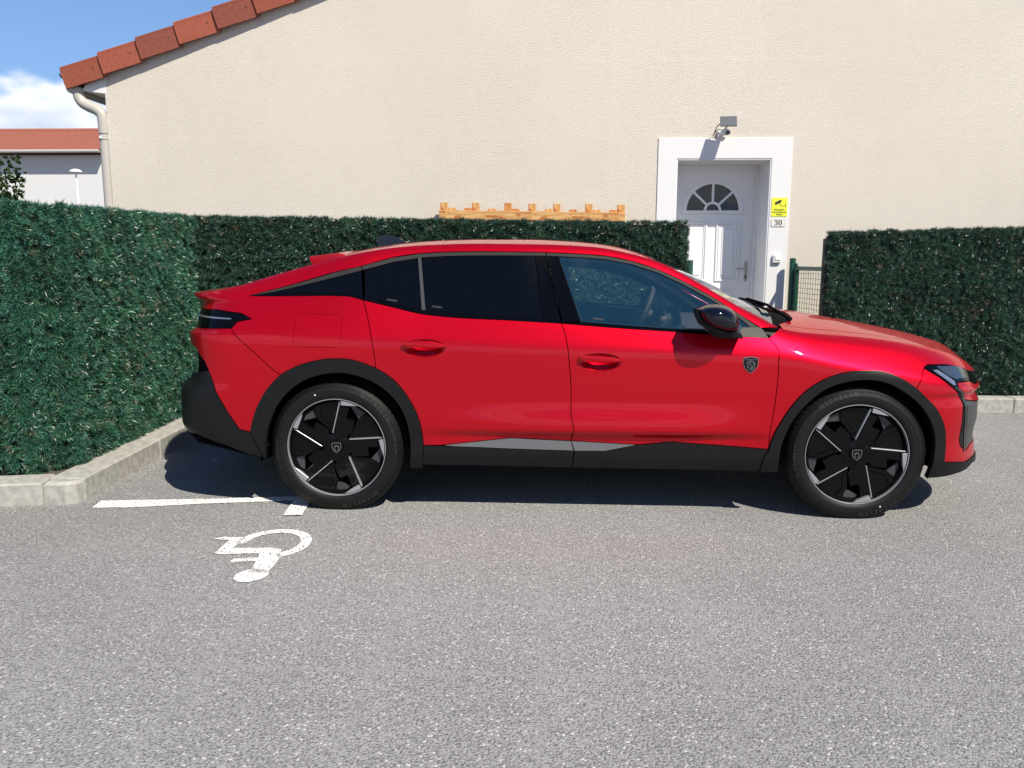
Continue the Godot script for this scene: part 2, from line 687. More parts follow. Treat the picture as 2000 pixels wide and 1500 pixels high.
# ---------------------------------------------------------------- the car's skin
# Half width of the body as a function of length x and height y, metres from the middle of the wheelbase.
var tB: Tab
var tR: Tab
var tC: Tab
var tXN: Tab
var tXT: Tab
var tW: Tab
var tZB: Tab
var tYS: Tab
var tFL: Tab
var tKG: Tab
var chains := {}


func tables() -> void:
	tB = Tab.new([-2.375, 1.15, -2.285, 1.16, -2.05, 1.176, -1.845, 1.175, -1.37, 1.177, -1.29, 1.171, -1.077, 1.119, -.92, 1.083, -.776, 1.068, -.176, 1.038, .33, 1.002, .9, .966, 1.2, .93, 1.6, .885, 1.9, .83, 2.15, .745, 2.29, .68])
	tR = Tab.new([-2.375, 1.172, -2.2, 1.182, -2.05, 1.2, -1.97, 1.22, -1.785, 1.277, -1.572, 1.338, -1.42, 1.378, -1.25, 1.413, -1.1, 1.435, -.9, 1.45, -.65, 1.457, -.26, 1.453, 0, 1.44, .2, 1.405, .306, 1.376, .419, 1.332, .523, 1.275, .631, 1.213, .773, 1.127, .915, 1.054, .992, 1.012, 1.1, .992, 1.3, .975, 1.5, .957, 1.7, .928, 1.85, .897, 2.0, .85, 2.15, .775, 2.25, .71, 2.29, .685])
	tC = Tab.new([-2.375, 1.176, -2.3, 1.187, -2.14, 1.208, -2.0, 1.219, -1.905, 1.243, -1.785, 1.287, -1.572, 1.352, -1.42, 1.415, -1.235, 1.453, -1.1, 1.471, -.92, 1.485, -.65, 1.493, -.38, 1.493, -.13, 1.483, .06, 1.466, .2, 1.440, .36, 1.386, .5, 1.333, .67, 1.26, .82, 1.185, .99, 1.108, 1.15, 1.072, 1.276, 1.058, 1.4, 1.039, 1.51, 1.019, 1.67, .992, 1.83, .961, 1.99, .923, 2.1, .872, 2.2, .806, 2.26, .745, 2.29, .69])
	tXN = Tab.new([.15, 2.15, .2, 2.25, .25, 2.285, .34, 2.272, .42, 2.262, .52, 2.277, .6, 2.275, .66, 2.25, .69, 2.29, 1.6, 2.291])
	tXT = Tab.new([0.15, -1.98, 0.2, -2.08, 0.26, -2.17, 0.36, -2.35, 0.4, -2.39, 0.456, -2.425, 0.59, -2.425, 0.656, -2.415, 0.7, -2.355, 0.8, -2.348, 0.92, -2.358, 0.962, -2.362, 0.985, -2.32, 1.05, -2.317, 1.1, -2.31, 1.13, -2.305, 1.155, -2.36, 1.172, -2.372, 1.6, -2.373])
	tW = Tab.new([-2.4, .89, -1.9, .903, -1.39, .913, -.9, .903, -.3, .905, .3, .905, .9, .903, 1.39, .913, 1.8, .903, 2.31, .88])
	tZB = Tab.new([-2.4, .76, -1.85, .785, -1.37, .81, -.92, .84, -.3, .856, .3, .862, .9, .858, 1.2, .845, 1.6, .82, 1.9, .78, 2.31, .74])
	tYS = Tab.new([-2.4, .97, -1.9, .97, -1.3, .95, -.9, .935, -.2, .905, .5, .89, .95, .875, 1.4, .80, 1.8, .74, 2.31, .62])
	tFL = Tab.new([-1.05, 0, -.6, .5, -.1, 1, .4, 1, .75, .4, .98, 0])
	tKG = Tab.new([-2.4, .75, -1.9, .72, -1.3, .58, -.6, .52, .2, .52, .7, .6, 1.0, .8, 1.3, 1.1, 2.3, 1.3])


func outlines() -> void:
	chains["s_dlo_q"] = [-1.8802, 1.1707, -1.7873, 1.1703, -1.5571, 1.173, -1.3999, 1.1741, -1.3117, 1.1695, -1.2457, 1.1524]
	chains["s_dlo_r"] = [-1.2457, 1.1524, -1.0857, 1.1164, -0.9265, 1.0811, -0.7796, 1.0659, -0.4771, 1.0519, -0.1772, 1.0365]
	chains["s_dlo_f"] = [-0.1772, 1.0365, 0.0638, 1.0181, 0.3332, 1.0011, 0.5346, 0.9889, 0.722, 0.9767, 0.9122, 0.9643]
	chains["s_dlo_top"] = [-1.8802, 1.1707, -1.6534, 1.231, -1.4134, 1.301, -1.2704, 1.3333, -1.1086, 1.3796, -0.9549, 1.4024, -0.8163, 1.4103, -0.6746, 1.4137, -0.4769, 1.413, -0.2633, 1.4096, -0.0702, 1.4018, 0.0692, 1.391, 0.2079, 1.3638, 0.3455, 1.3203, 0.4817, 1.2581, 0.616, 1.1857, 0.682, 1.1458, 0.786, 1.0775, 0.8809, 1.0179]
	chains["s_mid"] = [-0.1772, 1.0365, -0.1621, 1.0011, -0.1423, 0.9147, -0.1322, 0.8287, -0.1227, 0.72, -0.1205, 0.6379, -0.1219, 0.5705]
	chains["mid_low"] = [-0.1219, 0.5705, -0.1037, 0.4811, -0.117, 0.4097]
	chains["s_door_front"] = [0.9122, 0.9643, 0.9462, 0.9287, 0.9565, 0.9109, 0.9571, 0.838, 0.9579, 0.7845, 0.9466, 0.6168, 0.9278, 0.4235, 0.9286, 0.3805]
	chains["clad_r"] = [-0.9139, 0.3761, -0.8169, 0.3765, -0.439, 0.4221, -0.117, 0.4097]
	chains["clad_f"] = [-0.117, 0.4097, 0.2402, 0.3941, 0.4136, 0.4113, 0.9286, 0.3805]
	chains["s_door_rear"] = [-1.2457, 1.1524, -1.2388, 1.1363, -1.206, 1.0351, -1.1781, 0.9129, -1.1634, 0.7954]
	chains["s_arch_a"] = [-1.8584, 0.443, -1.8309, 0.54, -1.7962, 0.6138, -1.7572, 0.6758, -1.6811, 0.7546]
	chains["s_arch_b"] = [-1.6811, 0.7546, -1.601, 0.7971, -1.5051, 0.8285, -1.4352, 0.8415, -1.3714, 0.8448, -1.3053, 0.8412, -1.2397, 0.8252, -1.1634, 0.7954]
	chains["s_arch_c"] = [-1.1634, 0.7954, -1.1199, 0.7708, -1.0602, 0.7243, -1.0115, 0.6666, -0.9736, 0.606, -0.9466, 0.5506, -0.9252, 0.4783, -0.9139, 0.3761]
	chains["s_arch_in"] = [-1.7789, 0.2941, -1.7681, 0.4162, -1.7412, 0.5076, -1.7099, 0.573, -1.668, 0.6325, -1.6215, 0.6778, -1.5755, 0.7117, -1.4623, 0.7573, -1.351, 0.7694, -1.2412, 0.7482, -1.1321, 0.6936, -1.0453, 0.6054, -1.0025, 0.5164, -0.9826, 0.4033, -0.9885, 0.2502]
	chains["s_wing_a"] = [0.9286, 0.3805, 0.9467, 0.4549, 0.9842, 0.5325, 1.0337, 0.6153, 1.1083, 0.7003, 1.1992, 0.7607, 1.3021, 0.7952, 1.4029, 0.8047, 1.5042, 0.7957, 1.5665, 0.7741, 1.6112, 0.7508, 1.6681, 0.714]
	chains["s_wing_b"] = [1.6681, 0.714, 1.7075, 0.6777, 1.7857, 0.5947, 1.8289, 0.5113, 1.8446, 0.438, 1.8457, 0.3193]
	chains["s_wing_in"] = [0.9828, 0.2605, 0.9837, 0.3638, 1.0022, 0.4485, 1.05, 0.5539, 1.124, 0.6439, 1.2144, 0.7153, 1.3039, 0.746, 1.4026, 0.7577, 1.5029, 0.7451, 1.6001, 0.6977, 1.6837, 0.631, 1.7456, 0.5476, 1.7785, 0.4565, 1.7831, 0.3726, 1.7641, 0.2306]
	chains["tail_edge"] = [-2.6145, 1.165, -2.6201, 1.14, -2.6621, 1.11, -2.6656, 1.09]
	chains["lamp_top"] = [-2.6656, 1.09, -2.0732, 1.0942, -1.9086, 1.078, -1.8489, 1.0492]
	chains["lamp_low"] = [-1.8489, 1.0492, -1.9235, 1.0353, -1.9526, 1.0007]
	chains["lamp_under"] = [-1.9526, 1.0007, -2.1699, 0.9943, -2.673, 1]
	chains["lamp_end"] = [-2.673, 1, -2.7079, 1.05, -2.7041, 1.08, -2.6656, 1.09]
	chains["seam"] = [-1.9526, 1.0007, -1.9392, 0.9771, -1.7198, 0.779, -1.6811, 0.7546]
	chains["bump_edge"] = [-2.673, 1, -2.6913, 0.985, -2.7756, 0.96, -2.712, 0.92, -2.2446, 0.8891, -2.1421, 0.8166]
	chains["bump_low"] = [-2.1421, 0.8166, -2.1068, 0.7682, -2.0455, 0.6601, -1.9847, 0.5487, -1.921, 0.4512, -1.8587, 0.4373]
	chains["skirt_top"] = [-1.8584, 0.443, -1.8587, 0.4373, -1.921, 0.4512, -1.9847, 0.5487, -2.0455, 0.6601, -2.1068, 0.7682, -2.5556, 0.71, -2.9632, 0.69]
	chains["skirt_low"] = [-2.962, 0.37, -2.6603, 0.37, -2.2148, 0.4157, -1.9979, 0.3595, -1.8887, 0.3171, -1.7789, 0.2941]
	chains["sill_r"] = [-0.9139, 0.3761, -0.7367, 0.3711, -0.4344, 0.3628, -0.1008, 0.3563, -0.11, 0.2596, -0.9204, 0.2662]
	chains["sill_f"] = [-0.098, 0.355, 0.0664, 0.3573, 0.2403, 0.3935, 0.4136, 0.4113, 0.9286, 0.3805, 0.9032, 0.3365, 0.889, 0.2571, -0.11, 0.2596]
	chains["trim_r"] = [-0.8169, 0.3765, -0.439, 0.4221, -0.117, 0.4097, -0.1008, 0.3563, -0.4344, 0.3628, -0.7367, 0.3711]
	chains["trim_f"] = [-0.117, 0.4097, 0.2402, 0.3941, 0.0664, 0.3573, -0.098, 0.355]
	chains["wing_low"] = [0.9286, 0.3805, 0.9032, 0.3365, 0.889, 0.2571, 0.9828, 0.2605]
	chains["arch_low"] = [-0.9885, 0.2502, -0.9214, 0.2505, -0.9139, 0.3761]
	chains["lampf_rear"] = [1.6681, 0.714, 1.6923, 0.7585, 1.7229, 0.8138]
	chains["lampf_low"] = [1.7229, 0.8138, 1.8009, 0.768, 1.8681, 0.7153]
	chains["lampf_top"] = [1.7229, 0.8138, 1.754, 0.8298, 1.8719, 0.824, 1.9856, 0.8029, 2.0752, 0.7768]
	chains["lampf_front"] = [2.0752, 0.7768, 2.0228, 0.7339, 1.9102, 0.7373, 1.9079, 0.7154, 1.8681, 0.7153]
	chains["s_fang_out"] = [1.8681, 0.7153, 1.9122, 0.6802, 1.9545, 0.6291, 1.9573, 0.5698, 1.9561, 0.4923, 1.9556, 0.4268]
	chains["fang_tip"] = [1.9556, 0.4268, 1.9692, 0.3917, 2.0318, 0.358]
	chains["s_fang_in"] = [1.9079, 0.7154, 1.9828, 0.6577, 1.9997, 0.6143, 2.0077, 0.5643, 2.0146, 0.4849, 2.0304, 0.4108, 2.0318, 0.358]
	chains["cap_a"] = [1.9079, 0.7154, 1.9102, 0.7373, 2.0228, 0.7339, 2.1088, 0.7096]
	chains["grille_low"] = [2.0318, 0.358, 2.118, 0.3824, 2.8689, 0.36]
	chains["lip_top"] = [1.8457, 0.3193, 2.0183, 0.2982, 2.165, 0.3087, 2.8838, 0.27]
	chains["lip_low"] = [2.85, 0.2, 2.1222, 0.2733, 2.0335, 0.2508, 1.8696, 0.2333, 1.7641, 0.2306]
	chains["cap_top"] = [2.89, 0.69]
	chains["cap_front"] = [2.1088, 0.7096, 2.0228, 0.7339, 2.0752, 0.7768]
	chains["s_fang_low"] = [1.9943, 0.6381, 1.9997, 0.6143, 2.0077, 0.5643, 2.0146, 0.4849, 2.0304, 0.4108, 2.0318, 0.358]
	chains["cap_low"] = [1.9943, 0.6381, 2.1372, 0.6163, 2.8768, 0.545]
	chains["q_glass"] = [-1.7393, 1.1923, -1.5664, 1.2329, -1.4096, 1.2721, -1.2705, 1.3085, -1.2505, 1.1739, -1.3246, 1.1856, -1.4019, 1.1905, -1.5595, 1.1894]
	chains["c_glass"] = [-1.2538, 1.3113, -1.1062, 1.3532, -0.9672, 1.3772, -0.9266, 1.1037, -1.0875, 1.1394, -1.2397, 1.1766]
	chains["c_bar"] = [-0.9656, 1.3786, -0.9491, 1.3801, -0.9056, 1.0979, -0.9257, 1.1024]
	chains["r_glass"] = [-0.9476, 1.3801, -0.8149, 1.3874, -0.6734, 1.3902, -0.4763, 1.3916, -0.3219, 1.3909, -0.2726, 1.0578, -0.5986, 1.0794, -0.7698, 1.0885, -0.9056, 1.0979]
	chains["b_rear"] = [-0.3205, 1.3909, -0.2603, 1.3902, -0.2455, 1.3186, -0.18, 1.0457, -0.2712, 1.0552]
	chains["b_front"] = [-0.2547, 1.3902, -0.196, 1.3876, -0.0741, 1.0476, -0.1718, 1.0418, -0.24, 1.3186]
	chains["f_glass"] = [-0.1932, 1.3876, -0.0703, 1.3824, 0.0689, 1.3717, 0.2073, 1.3446, 0.3447, 1.3012, 0.4806, 1.2392, 0.6143, 1.1657, 0.6853, 1.1221, 0.7834, 1.0541, 0.8432, 1, 0.7235, 0.996, 0.5355, 1.0057, 0.3338, 1.0167, 0.064, 1.0351, -0.0741, 1.0476]
	chains["strip_q"] = [-1.8802, 1.1707, -1.7873, 1.1703, -1.5571, 1.173, -1.3999, 1.1741, -1.3117, 1.1695, -1.2486, 1.1537, -1.2504, 1.1725, -1.3245, 1.1843, -1.4017, 1.1892, -1.5593, 1.1881, -1.7391, 1.1909]
	chains["strip_r"] = [-1.24, 1.1497, -1.0857, 1.1164, -0.9265, 1.0811, -0.7796, 1.0659, -0.4771, 1.0519, -0.1799, 1.0365, -0.18, 1.0444, -0.2726, 1.0557, -0.5985, 1.0776, -0.7697, 1.0872, -0.9279, 1.1024, -1.0874, 1.138, -1.2423, 1.1752]
	chains["strip_f"] = [-0.1718, 1.036, 0.0638, 1.0181, 0.3332, 1.0011, 0.5346, 0.9889, 0.722, 0.9767, 0.8828, 0.9668, 0.843, 0.9987, 0.7234, 0.9947, 0.5354, 1.0045, 0.3337, 1.0154, 0.064, 1.0338, -0.1718, 1.0405]
	chains["trim_q"] = [-1.8689, 1.1724, -1.6529, 1.2282, -1.413, 1.2982, -1.2729, 1.3306, -1.2707, 1.3098, -1.4098, 1.2735, -1.5666, 1.2342, -1.7396, 1.1936]
	chains["trim_c"] = [-1.2675, 1.3325, -1.1083, 1.3768, -0.9547, 1.3996, -0.8161, 1.4075, -0.6744, 1.4109, -0.4768, 1.4102, -0.2633, 1.4068, -0.2617, 1.3916, -0.4763, 1.393, -0.6735, 1.3919, -0.815, 1.3888, -0.9533, 1.3801, -1.1063, 1.3546, -1.2651, 1.3112]
	chains["trim_d"] = [-0.2577, 1.4068, -0.0702, 1.399, 0.0692, 1.3883, 0.2078, 1.3611, 0.3454, 1.3176, 0.4815, 1.2554, 0.6157, 1.183, 0.6817, 1.1432, 0.7856, 1.0749, 0.8672, 1.0179, 0.8433, 1.0013, 0.7836, 1.0554, 0.6854, 1.1234, 0.6144, 1.167, 0.4807, 1.2405, 0.3448, 1.3026, 0.2074, 1.346, 0.0689, 1.3731, -0.0703, 1.3838, -0.2575, 1.3916]
	chains["sail"] = [0.7498, 0.9871, 0.7798, 1.0179, 0.8754, 1.0179, 0.8919, 0.9974, 0.9122, 0.9643, 0.7486, 0.9729]
	chains["fuel"] = [-1.6126, 1.0803, -1.3533, 1.0769, -1.3426, 0.9066, -1.5925, 0.9044]
	chains["handle_r"] = [-1.0197, 0.9353, -0.7816, 0.9126]
	chains["bowl_r"] = [-1.017, 0.9353, -0.7872, 0.8664]
	chains["handle_f"] = [-0.0789, 0.8725, 0.1473, 0.842]
	chains["bowl_f"] = [-0.0789, 0.8725, 0.1428, 0.7987]
	chains["badge"] = [0.8124, 0.8688, 0.815, 0.7885]



func hinge(t: float) -> float:
	return 0.5 * (t + sqrt(t * t + 0.000484))


func half_width(x: float, y: float) -> float:
	var b := tB.at(x)
	var hb := 0.5 * (y - b + sqrt((y - b) * (y - b) + 0.0009))
	var yb := y - hb
	var w := tW.at(x)
	var ys := tYS.at(x)
	var k := (w - tZB.at(x)) / hinge(b - ys)
	var z := w - k * hinge(yb - ys) - 0.03 * maxf(0.0, yb - 0.6)
	if y < 0.64:
		z += 0.024 * tFL.at(x) * smoothstep(0.63, 0.48, y) * smoothstep(0.425, 0.47, y)
		z -= 0.014 * smoothstep(0.47, 0.425, y) * smoothstep(-1.05, -0.6, x) * smoothstep(1.0, 0.7, x)
	if y < 0.34:
		z -= 0.9 * pow(0.34 - y, 1.6)
	z -= tKG.at(x) * (hb - 0.0004)
	if y > b:
		var r := tR.at(x)
		var t := 1.0 - clampf((r - y) / 0.05, 0.0, 1.0)
		z -= 0.028 * (1.0 - sqrt(maxf(0.0, 1.0 - 0.94 * t * t))) * minf(1.0, (r - b) / 0.06)
	var q := (x - tXN.at(y) + 0.62) / 0.62
	if q > 0.0:
		z *= pow(maxf(0.0, 1.0 - pow(minf(1.0, q), 2.4)), 0.45)
	q = (tXT.at(y) + 0.45 - x) / 0.45
	if q > 0.0:
		z *= pow(maxf(0.0, 1.0 - pow(minf(1.0, q), 3.0)), 0.36)
	return z


# u follows x along the flank and stretches round the nose and the tail
func u_of(x: float, y: float) -> float:
	var xn := tXN.at(y)
	var xt := tXT.at(y)
	if x > xn - 0.4:
		return xn - 0.4 + 1.0 - pow(maxf(0.0, xn - x) / 0.4, 0.4)
	if x < xt + 0.4:
		return xt + 0.4 - 1.0 + pow(maxf(0.0, x - xt) / 0.4, 0.4)
	return x


func side(u: float, y: float) -> Vector3:
	var xn := tXN.at(y)
	var xt := tXT.at(y)
	var x := u
	if u > xn - 0.4:
		x = xn - 0.4 * pow(1.0 - minf(1.0, u - xn + 0.4), 2.5)
	elif u < xt + 0.4:
		x = xt + 0.4 * pow(1.0 - minf(1.0, xt + 0.4 - u), 2.5)
	return Vector3(x, y, half_width(x, y))


# the roof, bonnet and screens: x along, s from the middle (0) to the rail (1)
func over(x: float, s: float) -> Vector3:
	var r := tR.at(x)
	return Vector3(x, r + (tC.at(x) - r) * (1.0 - pow(absf(s), 2.4)), s * half_width(x, r))


var cache_side := {}
var cache_over := {}
const CELL := 0.015


func frame_at(a: float, b: float, top: bool) -> Array:
	var e := 0.002
	if top:
		var p := over(a, b)
		var da := over(a + e, b) - over(a - e, b)
		var db := over(a, b + e) - over(a, b - e)
		return [p, db.cross(da).normalized()]
	var p := side(a, b)
	var lo := tXT.at(b) - 0.599
	var hi := tXN.at(b) + 0.599
	var a1 := clampf(a, lo, hi)
	var da := side(a1 + e, b) - side(a1 - e, b)
	var db := side(a1, b + e) - side(a1, b - e)
	return [p, da.cross(db).normalized()]


func grid_at(i: int, j: int, top: bool) -> Array:
	var c: Dictionary = cache_over if top else cache_side
	var k := Vector2i(i, j)
	if not c.has(k):
		c[k] = frame_at(i * CELL, j * CELL, top)
	return c[k]


# One panel of the skin: the part of it inside poly, set off along its normal, with folded edges of the given depth.
func patch(a: Acc, poly: PackedVector2Array, off := 0.0, fold := 0.012, top := false, holes := [], dent = null, inset := 0.0022) -> void:
	var loops := [poly]
	if inset > 0.0:
		loops = Geometry2D.offset_polygon(poly, -inset, Geometry2D.JOIN_MITER)
	var cut := []
	for h in holes:
		cut.append_array(Geometry2D.offset_polygon(h, inset, Geometry2D.JOIN_MITER))
	for q: PackedVector2Array in loops:
		if Geometry2D.is_polygon_clockwise(q):
			q.reverse()
		var lo := Vector2(1e9, 1e9)
		var hi := -lo
		for p in q:
			lo = lo.min(p)
			hi = hi.max(p)
		var edge := {}
		var rings := [q]
		rings.append_array(cut)
		for ring: PackedVector2Array in rings:
			for i in ring.size():
				var p := ring[i]
				var r := ring[(i + 1) % ring.size()]
				var n := maxi(1, int(p.distance_to(r) / 0.002))
				for t in n + 1:
					var w := p.lerp(r, float(t) / n)
					edge[Vector2i(floori(w.x / CELL), floori(w.y / CELL))] = true
		var index := {}
		for i in range(floori(lo.x / CELL), floori(hi.x / CELL) + 1):
			for j in range(floori(lo.y / CELL), floori(hi.y / CELL) + 1):
				var c := Vector2i(i, j)
				var r0 := Vector2(i, j) * CELL
				if not edge.has(c):
					var mid := r0 + Vector2(CELL, CELL) / 2.0
					if not Geometry2D.is_point_in_polygon(mid, q):
						continue
					var inside := false
					for h in cut:
						inside = inside or Geometry2D.is_point_in_polygon(mid, h)
					if inside:
						continue
					var id := []
					for k in [Vector2i(0, 0), Vector2i(1, 0), Vector2i(1, 1), Vector2i(0, 1)]:
						var g: Vector2i = c + k
						if not index.has(g):
							index[g] = put_at(a, grid_at(g.x, g.y, top), off, dent, Vector2(g) * CELL)
						id.append(index[g])
					a.tri_i(id[0], id[1], id[2])
					a.tri_i(id[0], id[2], id[3])
					continue
				var pieces := Geometry2D.intersect_polygons(PackedVector2Array([r0, r0 + Vector2(CELL, 0), r0 + Vector2(CELL, CELL), r0 + Vector2(0, CELL)]), q)
				for h in cut:
					var rest := []
					for s in pieces:
						rest.append_array(Geometry2D.clip_polygons(s, h))
					pieces.assign(rest)
				for s: PackedVector2Array in pieces:
					var ti := Geometry2D.triangulate_polygon(s)
					if ti.is_empty():
						continue
					var b := []
					for w in s:
						b.append(put_at(a, frame_at(w.x, w.y, top), off, dent, w))
					for k in range(0, ti.size(), 3):
						a.tri_i(b[ti[k]], b[ti[k + 1]], b[ti[k + 2]])
		if fold > 0.0:
			for ring: PackedVector2Array in rings:
				var last := []
				for i in ring.size():
					var p := ring[i]
					var r := ring[(i + 1) % ring.size()]
					var n := maxi(1, ceili(p.distance_to(r) / 0.025))
					for t in n:
						for w in [p.lerp(r, float(t) / n), p.lerp(r, float(t + 1) / n)]:
							var f := frame_at(w.x, w.y, top)
							var o: float = off + (dent.call(w) if dent != null else 0.0)
							last.append([f[0] + f[1] * o, f[0] + f[1] * (o - fold)])
						var m := last.size()
						a.quad(last[m - 2][0], last[m - 1][0], last[m - 1][1], last[m - 2][1])


func put_at(a: Acc, f: Array, off: float, dent, w: Vector2) -> int:
	if dent == null:
		return a.put(f[0] + f[1] * off, f[1], w)
	var d: float = off + dent.call(w)
	var e := 0.004
	var gx: float = (dent.call(w + Vector2(e, 0)) - dent.call(w - Vector2(e, 0))) / (2.0 * e)
	var gy: float = (dent.call(w + Vector2(0, e)) - dent.call(w - Vector2(0, e))) / (2.0 * e)
	var nn: Vector3 = (f[1] - Vector3(gx, gy, 0)).normalized()
	return a.put(f[0] + f[1] * d, nn, w)


# Joins named outlines (a leading «-» turns one round, «s_» outlines are smoothed) and stretches of the roof rail (a pair of x).
func outline(names: Array) -> PackedVector2Array:
	var o := PackedVector2Array()
	for n in names:
		var c := PackedVector2Array()
		if n is Vector2:
			for i in 61:
				var x := lerpf(n.x, n.y, i / 60.0)
				var y := tR.at(x) + 0.0015
				c.append(Vector2(u_of(x, y), y))
		else:
			var key: String = n.trim_prefix("-")
			var raw: Array = chains[key]
			for i in range(0, raw.size(), 2):
				c.append(Vector2(raw[i], raw[i + 1]))
			if key.begins_with("s_"):
				c = smooth(c)
			if n.begins_with("-"):
				c.reverse()
		for p in c:
			if o.is_empty() or o[o.size() - 1].distance_to(p) > 0.0004:
				o.append(p)
	if o.size() > 2 and o[0].distance_to(o[o.size() - 1]) < 0.0004:
		o.remove_at(o.size() - 1)
	return o


func smooth(c: PackedVector2Array, n := 5) -> PackedVector2Array:
	var o := PackedVector2Array()
	for i in c.size() - 1:
		var p0 := c[maxi(i - 1, 0)]
		var p3 := c[mini(i + 2, c.size() - 1)]
		for k in n:
			o.append(c[i].cubic_interpolate_in_time(c[i + 1], p0, p3, float(k) / n, c[i].distance_to(c[i + 1]), -c[i].distance_to(p0), c[i].distance_to(c[i + 1]) + c[i + 1].distance_to(p3)))
	o.append(c[c.size() - 1])
	return o


# ---------------------------------------------------------------- the car
func skin(called: String, names: Array, m: Material, car: Node, off := 0.0, fold := 0.012, inset := 0.0022) -> void:
	var a := Acc.new()
	patch(a, outline(names), off, fold, false, [], null, inset)
	pair(called, a, m, car)


func skin_whole(called: String, poly: PackedVector2Array, m: Material, car: Node, off := 0.0, top := false, fold := 0.012, inset := 0.0022) -> Node:
	var a := Acc.new()
	patch(a, poly, off, fold, top, [], null, inset)
	return whole(called, a, m, car)


func top_poly(front: Array, rear: Array) -> PackedVector2Array:
	# both edges as (x at s = 0, x at the rim, rim s, bow exponent)
	var o := PackedVector2Array()
	for i in 21:
		var s: float = front[2] * i / 20.0
		o.append(Vector2(lerpf(front[0], front[1], pow(s / front[2], front[3])), s))
	for i in 21:
		var s: float = rear[2] * (20 - i) / 20.0
		o.append(Vector2(lerpf(rear[0], rear[1], pow(s / rear[2], rear[3])), s))
	return o


func lens_poly(x0: float, y0: float, x1: float, y1: float, h: float, n := 14) -> PackedVector2Array:
	# a pull handle: blunt rear end, pointed front end
	var o := PackedVector2Array()
	var d := Vector2(x1 - x0, y1 - y0)
	var up := d.orthogonal().normalized()
	if up.y < 0.0:
		up = -up
	for i in n + 1:
		var t := float(i) / n
		o.append(Vector2(x0, y0) + d * t + up * h * (0.62 * pow(sin(PI * minf(1.0, 0.14 + t * 0.86)), 0.5)))
	for i in n + 1:
		var t := 1.0 - float(i) / n
		o.append(Vector2(x0, y0) + d * t - up * h * (0.5 * pow(sin(PI * clampf(0.06 + t * 0.92, 0.0, 1.0)), 0.55)))
	return o


